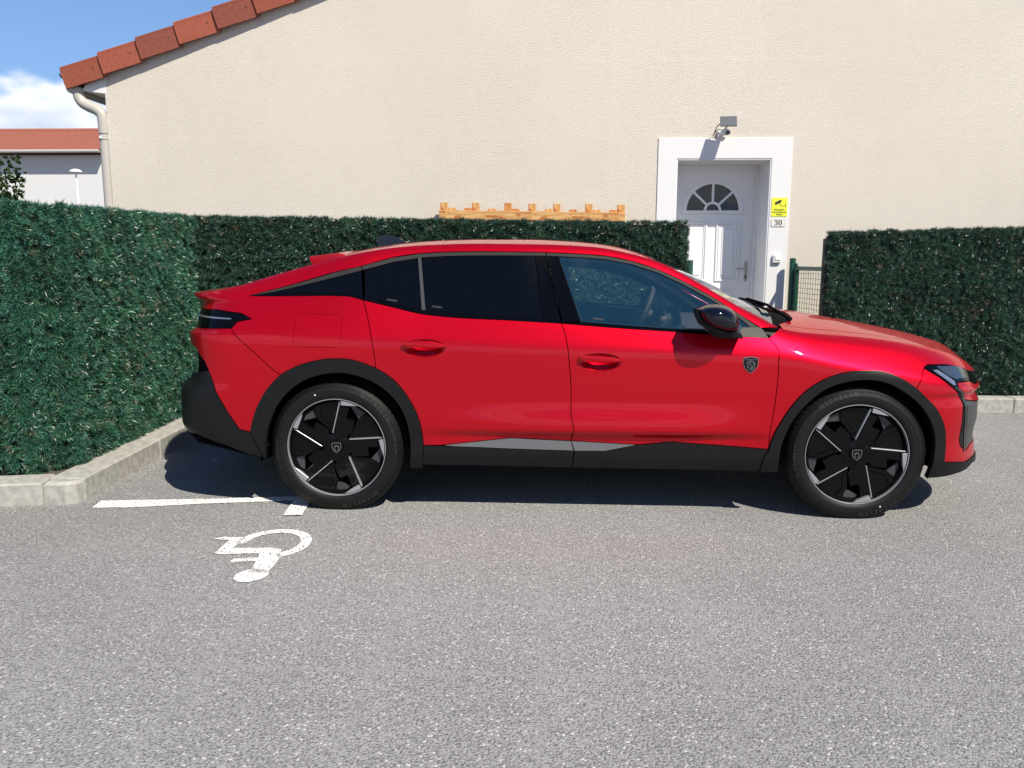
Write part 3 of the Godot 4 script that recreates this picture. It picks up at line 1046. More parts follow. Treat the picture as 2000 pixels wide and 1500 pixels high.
func build_car() -> void:
	var car := thing("parked_car", "glossy red fastback car with black wheel arches parked across the bay", "car")
	var red: Material = mats.paint
	var black: Material = mats.gloss_black
	var plastic: Material = mats.cladding
	var trim: Material = mats.trim
	var dark: Material = mats.dark

	# doors with scooped handle recesses
	var handles := {"r": [Vector2(-1.017, 0.924), Vector2(-0.782, 0.916)], "f": [Vector2(-0.079, 0.861), Vector2(0.147, 0.848)]}
	for k in ["r", "f"]:
		var p: Vector2 = handles[k][0]
		var q: Vector2 = handles[k][1]
		var c := (p + q) / 2.0 + Vector2(-0.006, -0.012)
		var bowl := PackedVector2Array()
		for i in 40:
			var an := TAU * i / 40
			var yy := sin(an)
			bowl.append(c + Vector2(cos(an) * 0.110, yy * (0.040 if yy > 0.0 else 0.050)))
		var a := Acc.new()
		var o := outline(["s_dlo_r", "s_mid", "mid_low", "-clad_r", "-s_arch_c", "-s_door_rear"] if k == "r" else ["s_dlo_f", "s_door_front", "-clad_f", "-mid_low", "-s_mid"])
		patch(a, o, 0.0, 0.008, false, [bowl], null)
		# the scoop
		var scoop := func(w: Vector2) -> float:
			var e := w - c
			var rr := Vector2(e.x / 0.110, e.y / (0.040 if e.y > 0.0 else 0.050)).length()
			return -0.034 * maxf(0.0, 1.0 - rr * rr)
		patch(a, bowl, 0.0, 0.0, false, [], scoop, 0.0)
		pair("rear_door" if k == "r" else "front_door", a, red, car)
		var h := Acc.new()
		patch(h, lens_poly(p.x, p.y, q.x, q.y, 0.027), 0.034, 0.022, false, [], func(w: Vector2) -> float: return -0.012 * pow(absf((w.x - c.x) / 0.12), 2.0) - 8.0 * pow(w.y - lerpf(p.y, q.y, (w.x - p.x) / (q.x - p.x)) - 0.002, 2.0), 0.0)
		pair("door_handle", h, red, car)

	# quarter panel and roof side in one piece, with the filler flap let in
	var side_poly := outline([Vector2(0.985, -2.36), "tail_edge", "lamp_top", "lamp_low", "seam", "s_arch_b", "-s_door_rear", "-s_dlo_q", "s_dlo_top"])
	var flap := outline(["fuel"])
	flap = round_rect(-1.607, 0.905, -1.350, 1.078, 0.035, 6)
	var flap_hole: PackedVector2Array = Geometry2D.offset_polygon(flap, -0.0012)[0]
	var acc := Acc.new()
	patch(acc, side_poly, 0.0, 0.008, false, [flap_hole], null)
	pair("quarter_panel", acc, red, car)
	acc = Acc.new()
	patch(acc, flap, 0.0, 0.012, false, [], null, 0.0006)
	part("fuel_flap", acc, red, car)

	# front wing: flank, top strip beside the bonnet, and the lip over the lamp
	acc = Acc.new()
	patch(acc, outline(["s_wing_a", "lampf_rear", "lampf_top", Vector2(2.285, 0.985), "s_door_front"]), 0.0, 0.014)
	var strip := PackedVector2Array()
	for i in 41:
		strip.append(Vector2(lerpf(1.0, 2.06, i / 40.0), 1.004))
	for i in 41:
		strip.append(Vector2(lerpf(2.06, 1.0, i / 40.0), 0.90))
	patch(acc, strip, 0.0, 0.014, true)
	pair("front_wing", acc, red, car)
	# bonnet, roof, screens
	acc = Acc.new()
	var bonnet := PackedVector2Array()
	for i in 25:
		var s := lerpf(0.0, 0.895, i / 24.0)
		bonnet.append(Vector2(1.165 - 0.16 * pow(s / 0.895, 4.0), s))
	for i in 41:
		bonnet.append(Vector2(lerpf(1.005, 2.06, i / 40.0), 0.895))
	bonnet.append(Vector2(2.075, 1.004))
	for i in 12:
		bonnet.append(Vector2(lerpf(2.075, 2.283, (i + 1) / 12.0), 1.004))
	bonnet.append(Vector2(2.283, 0.0))
	var crease := func(w: Vector2) -> float:
		# two soft ridges run forward on the bonnet
		return 0.009 * smoothstep(0.52, 0.60, w.y) * smoothstep(0.80, 0.66, w.y) * smoothstep(1.15, 1.4, w.x) * smoothstep(2.2, 2.0, w.x)
	patch(acc, bonnet, 0.0, 0.014, true, [], crease)
	whole("bonnet", acc, red, car)
	skin_whole("roof", top_poly([0.40, 0.305, 1.003, 2.2], [-1.52, -1.42, 1.003, 2.0]), red, car, 0.0, true, 0.014)
	skin_whole("windscreen", top_poly([1.03, 0.955, 0.985, 2.4], [0.41, 0.312, 0.985, 2.2]), mats.clear_glass, car, -0.002, true, 0.0)
	skin_whole("rear_screen", top_poly([-1.53, -1.44, 0.985, 2.0], [-2.0, -1.96, 0.985, 2.0]), mats.dark_glass, car, -0.001, true, 0.006)
	skin_whole("tailgate_top", top_poly([-2.0, -1.96, 1.003, 2.0], [-2.371, -2.371, 1.003, 1.0]), red, car, 0.0, true, 0.012)
	# tail panel, middle
	var tail := PackedVector2Array()
	for i in 26:
		var y := lerpf(1.170, 0.70, i / 25.0)
		tail.append(Vector2(tXT.at(y) - 0.6, y))
	for i in 26:
		var y := lerpf(0.70, 1.170, i / 25.0)
		tail.append(Vector2(u_of(tXT.at(y) + (0.012 if y < 1.1 else 0.02), y), y))
	skin_whole("tailgate", tail, red, car)
	skin("rear_bumper", ["lamp_under", "bump_edge", "bump_low", "s_arch_a", "-seam"], red, car)
	skin_whole("rear_skirt", outline(["skirt_top", "skirt_low"]), plastic, car, 0.004)
	# rear lamps: black lens with lit-looking facets inside
	skin("rear_lamp", ["lamp_top", "lamp_low", "lamp_under", "lamp_end"], black, car, 0.002)
	acc = Acc.new()
	patch(acc, PackedVector2Array([Vector2(-2.62, 1.064), Vector2(-2.4, 1.066), Vector2(-1.96, 1.050), Vector2(-1.965, 1.044), Vector2(-2.4, 1.054), Vector2(-2.62, 1.054)]), 0.005, 0.002, false, [], null, 0.0)
	patch(acc, PackedVector2Array([Vector2(-2.42, 1.078), Vector2(-2.38, 1.078), Vector2(-2.40, 1.02), Vector2(-2.43, 1.02)]), 0.005, 0.002, false, [], null, 0.0)
	pair("lamp_bar", acc, mats.lamp_chrome, car)
	# nose
	whole_from("front_bumper", ["-s_wing_b", "lampf_rear", "lampf_low", "s_fang_out", "fang_tip", "grille_low", "-lip_top"], red, car)
	whole_from("bumper_nose", ["cap_a", "cap_top", "-cap_low"], red, car)
	skin("lamp_band", [Vector2(2.06, 2.286), "cap_top", "cap_front"], black, car, -0.002)
	whole_from("grille", ["s_fang_low", "grille_low", "-cap_low"], mats.grille, car, -0.004)
	skin("headlamp", ["lampf_top", "lampf_front", "-lampf_low"], black, car, 0.001)
	acc = Acc.new()
	patch(acc, PackedVector2Array([Vector2(1.80, 0.818), Vector2(1.93, 0.812), Vector2(2.0, 0.800), Vector2(2.0, 0.752), Vector2(1.90, 0.752), Vector2(1.85, 0.775)]), 0.004, 0.002, false, [], null, 0.0)
	pair("headlamp_lens", acc, mats.lamp_glass, car)
	acc = Acc.new()
	patch(acc, PackedVector2Array([Vector2(1.77, 0.800), Vector2(1.80, 0.802), Vector2(1.885, 0.745), Vector2(1.89, 0.725), Vector2(1.872, 0.727)]), 0.005, 0.002, false, [], null, 0.0)
	pair("headlamp_bar", acc, mats.lamp_chrome, car)
	skin("light_claw", ["s_fang_in", "-fang_tip", "-s_fang_out"], black, car, 0.001)
	acc = Acc.new()
	var claw := PackedVector2Array()
	for p in outline(["s_fang_in"]):
		claw.append(p + Vector2(-0.016, 0.0))
	for i in range(claw.size() - 1, -1, -1):
		claw.append(claw[i] + Vector2(-0.014, 0.0))
	patch(acc, claw, 0.004, 0.003, false, [], null, 0.0)
	pair("claw_strip", acc, mats.claw, car)
	whole_from("front_lip", ["lip_top", "lip_low"], plastic, car, 0.006)

	# black and silver along the sill, arches
	skin("sill", ["sill_r"], plastic, car, 0.006)
	skin("sill", ["sill_f"], plastic, car, 0.006)
	skin("sill_trim", ["trim_r"], mats.silver, car, 0.009, 0.012)
	skin("sill_trim", ["trim_f"], mats.silver, car, 0.009, 0.012)
	skin("wheel_arch", ["s_arch_a", "s_arch_b", "s_arch_c", "-arch_low", "-s_arch_in"], plastic, car, 0.014, 0.03, 0.001)
	skin("wheel_arch", ["s_wing_a", "s_wing_b", "-s_wing_in", "-wing_low"], plastic, car, 0.014, 0.03, 0.001)

	# side glass
	skin("quarter_glass", ["q_glass"], mats.dark_glass, car, -0.004, 0.004, 0.001)
	skin("quarter_glass", ["c_glass"], mats.dark_glass, car, -0.004, 0.004, 0.001)
	skin("rear_window", ["r_glass"], mats.dark_glass, car, -0.004, 0.004, 0.001)
	skin("front_window", ["f_glass"], mats.clear_glass, car, -0.004, 0.0, 0.001)
	skin("window_bar", ["c_bar"], mats.trim_grey, car, 0.001, 0.008, 0.0)
	skin("window_pillar", ["b_rear"], black, car, 0.0, 0.008, 0.001)
	skin("window_pillar", ["b_front"], black, car, 0.0, 0.008, 0.001)
	for k in ["strip_q", "strip_r", "strip_f"]:
		skin("window_strip", [k], black, car, 0.001, 0.008, 0.0)
	for k in ["trim_q", "trim_c", "trim_d"]:
		skin("window_trim", [k], trim, car, 0.001, 0.008, 0.0)
	skin("mirror_base", ["sail"], mats.cladding, car, 0.003, 0.008, 0.0)
	# dark lining behind the panels
	var lining := Acc.new()
	var lower := PackedVector2Array()
	for i in 61:
		var x := lerpf(-1.85, 0.93, i / 60.0)
		lower.append(Vector2(x, tB.at(x) + 0.004))
	lower.append_array(PackedVector2Array([Vector2(0.95, 0.24), Vector2(-0.93, 0.24), Vector2(-0.96, 0.58), Vector2(-1.05, 0.72), Vector2(-1.2, 0.81), Vector2(-1.37, 0.84), Vector2(-1.6, 0.80), Vector2(-1.7, 0.75), Vector2(-1.88, 1.0)]))
	patch(lining, lower, -0.009 - 0.027, 0.0, false, [], null, 0.0)
	var belt := PackedVector2Array()
	for i in 61:
		var x := lerpf(-1.24, 0.90, i / 60.0)
		belt.append(Vector2(x, tB.at(x) + 0.003))
	for i in 61:
		var x := lerpf(0.90, -1.24, i / 60.0)
		belt.append(Vector2(x, tB.at(x) - 0.12))
	patch(lining, belt, -0.010, 0.03, false, [], null, 0.0)
	patch(lining, side_poly, -0.009, 0.0, false, [], null, 0.0)
	patch(lining, PackedVector2Array([Vector2(0.96, 0.24), Vector2(0.99, 0.52), Vector2(1.11, 0.70), Vector2(1.3, 0.80), Vector2(1.4, 0.808), Vector2(1.6, 0.77), Vector2(1.75, 0.68), Vector2(1.9, 0.74), Vector2(1.9, 0.80), Vector2(1.3, 0.93), Vector2(0.96, 0.95)]), -0.03, 0.0, false, [], null, 0.0)
	patch(lining, PackedVector2Array([Vector2(1.87, 0.24), Vector2(2.88, 0.22), Vector2(2.88, 0.68), Vector2(1.9, 0.80), Vector2(1.72, 0.80)]), -0.03, 0.0, false, [], null, 0.0)
	patch(lining, PackedVector2Array([Vector2(-1.80, 0.28), Vector2(-2.1, 0.38), Vector2(-2.96, 0.38), Vector2(-2.9, 1.12), Vector2(-1.85, 1.08), Vector2(-1.74, 0.72)]), -0.03, 0.0, false, [], null, 0.0)
	whole("lining", lining, dark, car)
	# trim round the front side windows, seen from within
	var glass := outline(["f_glass"])
	var near := Acc.new()
	patch(near, Geometry2D.offset_polygon(glass, 0.02)[0], -0.014, 0.012, false, [Geometry2D.offset_polygon(glass, -0.012)[0]], null, 0.0)
	part("window_surround", near, dark, car)
	near = Acc.new()
	patch(near, Geometry2D.offset_polygon(glass, 0.034)[0], -0.014, 0.05, false, [Geometry2D.offset_polygon(glass, -0.035, Geometry2D.JOIN_ROUND)[0]], null, 0.0)
	var far := Acc.new()
	far.add(near, FLIP)
	part("window_surround", far, dark, car)
	acc = Acc.new()
	patch(acc, top_poly([0.39, 0.30, 0.99, 2.2], [-1.52, -1.42, 0.99, 2.0]), -0.025, 0.0, true, [], null, 0.0)
	whole("headliner", acc, mats.headliner, car)

	build_underside(car)
	build_interior(car)
	build_details(car)
	var first: Node3D = null
	for w in [[1.3935, 0.895, -8.6, 1.0], [-1.3935, 0.895, 0.0, 1.0], [1.3935, -0.895, 0.0, -1.0], [-1.3935, -0.895, 20.0, -1.0]]:
		build_wheel(car, w[0], w[1], deg_to_rad(w[2]), w[3])


func whole_from(called: String, names: Array, m: Material, car: Node, off := 0.0) -> void:
	skin_whole(called, outline(names), m, car, off)


func build_underside(car: Node) -> void:
	var a := Acc.new()
	a.box(Vector3(0.0, 0.265, 0), Vector3(1.86, 0.06, 1.62), 0.02)
	a.box(Vector3(-1.39, 0.40, 0), Vector3(1.1, 0.06, 1.16), 0.02)
	a.box(Vector3(1.39, 0.40, 0), Vector3(1.0, 0.06, 1.16), 0.02)
	a.box(Vector3(2.02, 0.235, 0), Vector3(0.30, 0.05, 1.1), 0.02)
	a.box(Vector3(-2.03, 0.36, 0), Vector3(0.42, 0.06, 1.3), 0.02)
	a.tube([Vector3(-1.3935, 0.345, -0.75), Vector3(-1.3935, 0.345, 0.75)], 0.045)
	a.tube([Vector3(1.3935, 0.345, -0.75), Vector3(1.3935, 0.345, 0.75)], 0.03)
	part("underbody", a, mats.dark, car)
	# wheel housings
	for x in [-1.3935, 1.3935]:
		var w := Acc.new()
		for s in 24:
			var t0 := lerpf(-0.22, PI + 0.22, s / 24.0)
			var t1 := lerpf(-0.22, PI + 0.22, (s + 1) / 24.0)
			var r := 0.44
			var p0 := Vector3(x + cos(t0) * r, 0.36 + sin(t0) * r, 0)
			var p1 := Vector3(x + cos(t1) * r, 0.36 + sin(t1) * r, 0)
			var zi := Vector3(0, 0, 0.56)
			var zo := Vector3(0, 0, 0.868)
			w.quad(p0 + zi, p1 + zi, p1 + zo, p0 + zo, Vector3(x, 0.36, 0) - p0)
			w.tri(Vector3(x, 0.36, 0.56), p0 + zi, p1 + zi, Vector3.BACK)
		pair("wheel_housing", w, mats.dark, car)
	# pale undertray behind the rear skirt
	var tray := Acc.new()
	for k in 16:
		var z0 := lerpf(-0.72, 0.72, k / 16.0)
		var z1 := lerpf(-0.72, 0.72, (k + 1) / 16.0)
		var p := [Vector3(-2.30, 0.40, 0), Vector3(-2.24, 0.335, 0), Vector3(-1.98, 0.27, 0), Vector3(-1.83, 0.245, 0)]
		for i in 3:
			tray.quad(p[i] + Vector3(0, 0, z0), p[i + 1] + Vector3(0, 0, z0), p[i + 1] + Vector3(0, 0, z1), p[i] + Vector3(0, 0, z1), Vector3(-0.6, -0.4, 0.1))
	part("undertray", tray, mats.tray, car)


func build_interior(car: Node) -> void:
	var a := Acc.new()
	# dashboard across the car
	var prof := PackedVector2Array([Vector2(0.52, 0.62), Vector2(0.50, 0.93), Vector2(0.56, 0.985), Vector2(0.70, 1.0), Vector2(0.98, 0.985), Vector2(1.12, 0.95), Vector2(1.1, 0.6)])
	a.slab(prof, -0.74, 0.74, Transform3D.IDENTITY, 0.02)
	part("dashboard", a, mats.cabin, car)
	a = Acc.new()
	a.box(Vector3(0.55, 1.03, 0.02), Vector3(0.02, 0.11, 0.30), 0.006, Basis(Vector3.BACK, 0.15))
	a.box(Vector3(0.50, 1.035, -0.38), Vector3(0.06, 0.07, 0.30), 0.02, Basis(Vector3.BACK, 0.2))
	part("screen", a, mats.gloss_black, car)
	a = Acc.new()
	var sw := Basis(Vector3.BACK, -0.42)
	var ring := []
	for i in 41:
		var an := TAU * i / 40
		ring.append(Vector3(0.385, 1.03, -0.38) + sw * Vector3(0, sin(an) * 0.165, cos(an) * 0.178))
	a.tube(ring, 0.016, 10, -1.0, false)
	a.box(Vector3(0.40, 1.025, -0.38), Vector3(0.05, 0.12, 0.15), 0.02, sw)
	a.box(Vector3(0.395, 1.025, -0.38), Vector3(0.02, 0.03, 0.32), 0.006, sw)
	a.tube([Vector3(0.40, 1.02, -0.38), Vector3(0.62, 0.93, -0.38)], 0.035)
	part("steering_wheel", a, mats.cabin, car)
	for s in [[-0.28, 0.38], [-0.28, -0.38]]:
		var c := Vector3(s[0], 0, s[1])
		a = Acc.new()
		a.box(c + Vector3(0.10, 0.60, 0), Vector3(0.52, 0.16, 0.50), 0.06, Basis(Vector3.BACK, 0.12))
		a.box(c + Vector3(-0.26, 0.90, 0), Vector3(0.14, 0.62, 0.47), 0.06, Basis(Vector3.BACK, 0.30))
		a.box(c + Vector3(-0.375, 1.28, 0), Vector3(0.09, 0.17, 0.25), 0.04, Basis(Vector3.BACK, 0.22))
		a.tube([c + Vector3(-0.33, 1.15, 0.06), c + Vector3(-0.37, 1.25, 0.06)], 0.008)
		a.tube([c + Vector3(-0.33, 1.15, -0.06), c + Vector3(-0.37, 1.25, -0.06)], 0.008)
		part("seat", a, mats.cabin, car)
	a = Acc.new()
	a.box(Vector3(-1.02, 0.60, 0), Vector3(0.5, 0.16, 1.3), 0.05)
	a.box(Vector3(-1.30, 0.90, 0), Vector3(0.14, 0.60, 1.3), 0.05, Basis(Vector3.BACK, 0.35))
	part("rear_bench", a, mats.cabin, car)
	a = Acc.new()
	a.box(Vector3(0.05, 0.62, 0), Vector3(1.1, 0.25, 0.24), 0.05)
	a.box(Vector3(0.50, 0.86, 0.02), Vector3(0.08, 0.12, 0.30), 0.02, Basis(Vector3.BACK, 0.4))
	part("console", a, mats.cabin, car)


func build_details(car: Node) -> void:
	# door mirrors
	var out := [[0.505, 1.128], [0.55, 1.143], [0.612, 1.149], [0.664, 1.139], [0.703, 1.115], [0.727, 1.08], [0.735, 1.04], [0.731, 1.015], [0.698, 1.004], [0.637, 1.013], [0.577, 1.031], [0.541, 1.057], [0.513, 1.098]]
	var pts := PackedVector2Array()
	for p in out:
		pts.append(Vector2(p[0], p[1]))
	pts.append(pts[0])
	pts = smooth(pts, 4)
	pts.remove_at(pts.size() - 1)
	var cen := Vector2(0.615, 1.075)
	var a := Acc.new()
	var rows := []
	var n := pts.size()
	var levels := 12
	for k in levels + 1:
		var t := float(k) / levels
		# from the inner end (z 0.93) out to the rounded cap
		var z := 0.915 + 0.150 * sin(t * PI / 2.0)
		var sc := pow(maxf(0.0, cos(t * PI / 2.0)), 0.62)
		sc = maxf(sc, 0.001)
		if k == 0:
			sc = 0.93
		var row := []
		for i in n:
			var q := cen + (pts[i] - cen) * sc
			row.append(Vector3(q.x, q.y, z + 0.012 * (q.x - cen.x) / 0.1 * -1.0))
		rows.append(row)
	for k in levels:
		for i in n:
			var j := (i + 1) % n
			var ids := []
			for e in [[k, i], [k, j], [k + 1, j], [k + 1, i]]:
				var kk: int = e[0]
				var ii: int = e[1]
				var du: Vector3 = rows[kk][(ii + 1) % n] - rows[kk][(ii + n - 1) % n]
				var dv: Vector3 = rows[mini(kk + 1, levels)][ii] - rows[maxi(kk - 1, 0)][ii]
				var nn := du.cross(dv).normalized()
				var outw := Vector3(rows[kk][ii].x - cen.x, rows[kk][ii].y - cen.y, 0.03)
				if nn.dot(outw) < 0.0:
					nn = -nn
				if kk == levels:
					nn = Vector3.BACK
				ids.append(a.put(rows[kk][ii], nn))
			a.tri_i(ids[0], ids[1], ids[2])
			a.tri_i(ids[0], ids[2], ids[3])
	# inner end closed
	for i in n:
		a.tri(Vector3(cen.x, cen.y, 0.92), rows[0][i], rows[0][(i + 1) % n], Vector3.FORWARD)
	pair("mirror_cap", a, mats.mirror_black, car)
	# darker rim round the mirror glass, facing rearwards
	a = Acc.new()
	var rim := PackedVector2Array([Vector2(0.500, 1.128), Vector2(0.515, 1.126), Vector2(0.524, 1.09), Vector2(0.545, 1.06), Vector2(0.585, 1.036), Vector2(0.64, 1.018), Vector2(0.697, 1.0), Vector2(0.635, 1.002), Vector2(0.57, 1.018), Vector2(0.53, 1.046), Vector2(0.508, 1.085)])
	a.slab(rim, 0.92, 1.0, Transform3D.IDENTITY, 0.003)
	pair("mirror_rim", a, mats.cladding, car)
	a = Acc.new()
	a.slab(PackedVector2Array([Vector2(0.62, 0.975), Vector2(0.76, 0.970), Vector2(0.74, 1.004), Vector2(0.70, 1.022), Vector2(0.60, 1.03), Vector2(0.575, 1.005)]), 0.845, 0.96, Transform3D.IDENTITY, 0.008)
	pair("mirror_arm", a, mats.cladding, car)
	# badge on the front wing side of the door: a shield with a head in profile
	var c := Vector2(0.8135, 0.829)
	var sh := PackedVector2Array()
	for p in [[-0.040, 0.040], [-0.018, 0.0425], [0.0, 0.046], [0.018, 0.0425], [0.040, 0.040], [0.041, 0.008], [0.033, -0.016], [0.018, -0.033], [0.0, -0.045], [-0.018, -0.033], [-0.033, -0.016], [-0.041, 0.008]]:
		sh.append(c + Vector2(p[0], p[1]) * 0.95)
	a = Acc.new()
	patch(a, sh, 0.004, 0.005, false, [], null, 0.0)
	pair("badge_rim", a, mats.badge_silver, car)
	a = Acc.new()
	patch(a, sh, 0.0052, 0.003, false, [], null, 0.0028)
	pair("badge_field", a, mats.gloss_black, car)
	a = Acc.new()
	shield_lines(a, c)
	pair("badge_lines", a, mats.badge_silver, car)
	# roof aerial
	a = Acc.new()
	var fin := PackedVector2Array([Vector2(-1.325, 1.455), Vector2(-1.33, 1.49), Vector2(-1.32, 1.512), Vector2(-1.28, 1.521), Vector2(-1.235, 1.516), Vector2(-1.19, 1.503), Vector2(-1.15, 1.482), Vector2(-1.135, 1.462), Vector2(-1.135, 1.448)])
	a.slab(fin, -0.002, 0.024, Transform3D.IDENTITY, 0.012)
	whole("roof_aerial", a, mats.mirror_black, car)
	# spoiler over the rear screen
	a = Acc.new()
	var rows2 := []
	var nsec := 29
	for k in nsec:
		var s := lerpf(-1.0, 1.0, float(k) / (nsec - 1))
		var zz := s * 0.585
		var lift := 0.018 * (1.0 - pow(absf(s), 2.2))
		rows2.append([Vector3(-1.36, 1.388 + lift, zz), Vector3(-1.43, 1.404 + lift, zz), Vector3(-1.52, 1.393 + lift, zz), Vector3(-1.598, 1.384 + lift * 0.9, zz), Vector3(-1.590, 1.356 + lift * 0.7, zz), Vector3(-1.575, 1.334 + lift * 0.5, zz), Vector3(-1.40, 1.36 + lift * 0.5, zz)])
	for k in nsec - 1:
		for i in 7:
			var j := (i + 1) % 7
			a.quad(rows2[k][i], rows2[k][j], rows2[k + 1][j], rows2[k + 1][i], (rows2[k][i] + rows2[k][j]) / 2.0 - Vector3(-1.49, 1.372, rows2[k][i].z))
	for e in [0, nsec - 1]:
		for i in range(1, 6):
			a.tri(rows2[e][0], rows2[e][i], rows2[e][i + 1], Vector3(0, 0, -1.0 if e == 0 else 1.0))
	part("spoiler", a, mats.paint, car)
	# scuttle between screen and bonnet, with the wiper arms
	a = Acc.new()
	patch(a, top_poly([1.19, 1.01, 0.93, 4.0], [1.02, 0.945, 0.93, 2.4]), -0.022, 0.03, true, [], null, 0.0)
	whole("scuttle", a, mats.dark, car)
	for w in [[0.10, 0.66], [-0.55, 0.0]]:
		a = Acc.new()
		var piv := over(1.09, w[1] / 0.88) + Vector3(0, 0.012, 0)
		var tip := over(0.99, w[0] / 0.83) + Vector3(-0.02, 0.03, 0)
		a.tube([piv, piv.lerp(tip, 0.5) + Vector3(0, 0.02, 0), tip], 0.008, 8)
		var b0 := over(1.01, w[0] / 0.83 - 0.30) + Vector3(0, 0.02, 0)
		var b1 := over(0.975, minf(0.93, w[0] / 0.83 + 0.55)) + Vector3(0, 0.02, 0)
		a.tube([b0, b0.lerp(b1, 0.5), b1], 0.007, 6)
		a.ellipsoid(piv, Vector3(0.018, 0.014, 0.018), 12)
		part("wiper", a, mats.dark, car)
	# etched code on the glass
	a = Acc.new()
	for t in [[-1.09, 1.152, -0.12], [-0.845, 1.118, -0.12], [0.02, 1.060, -0.1]]:
		var f := frame_at(t[0], t[1], false)
		var xa := Vector3(1, t[2], 0).normalized()
		var nn: Vector3 = f[1]
		var ya := nn.cross(xa).normalized()
		text_into(a, "PYRENEES", 0.012, 0.0006, Transform3D(Basis(ya.cross(nn), ya, nn), f[0] + nn * -0.002), "Droid Sans", 700)
	part("glass_etching", a, mats.etch, car)


func shield_lines(a: Acc, c: Vector2) -> void:
	var strokes := [
		[[-0.024, 0.006], [-0.016, 0.016], [-0.004, 0.021], [0.008, 0.020], [0.018, 0.013], [0.024, 0.003]],
		[[0.010, 0.012], [0.018, 0.004], [0.020, -0.008], [0.012, -0.020], [0.004, -0.030]],
		[[0.002, 0.014], [-0.008, 0.008], [-0.016, 0.000], [-0.018, -0.008], [-0.010, -0.010]],
		[[-0.018, -0.008], [-0.012, -0.016], [-0.008, -0.026]],
		[[0.002, 0.004], [-0.002, -0.006], [0.002, -0.014], [-0.002, -0.026]],
		[[0.011, 0.000], [0.008, -0.010], [0.005, -0.020]],
	]
	for s in strokes:
		var p := []
		for q in s:
			p.append(c + Vector2(q[0], q[1]))
		patch(a, ribbon(p, 0.0028), 0.0064, 0.002, false, [], null, 0.0)
	var nx := -0.0285
	for ch in "PEUGEOT":
		var w := Vector2(c.x + nx, c.y + 0.0305)
		var f := frame_at(w.x, w.y, false)
		var nn: Vector3 = f[1]
		var ya := nn.cross(Vector3.RIGHT).normalized()
		text_into(a, ch, 0.0095, 0.0006, Transform3D(Basis(Vector3.RIGHT, ya, nn), f[0] + nn * 0.0062 - ya * 0.002), "Droid Sans", 700)
		nx += 0.0095


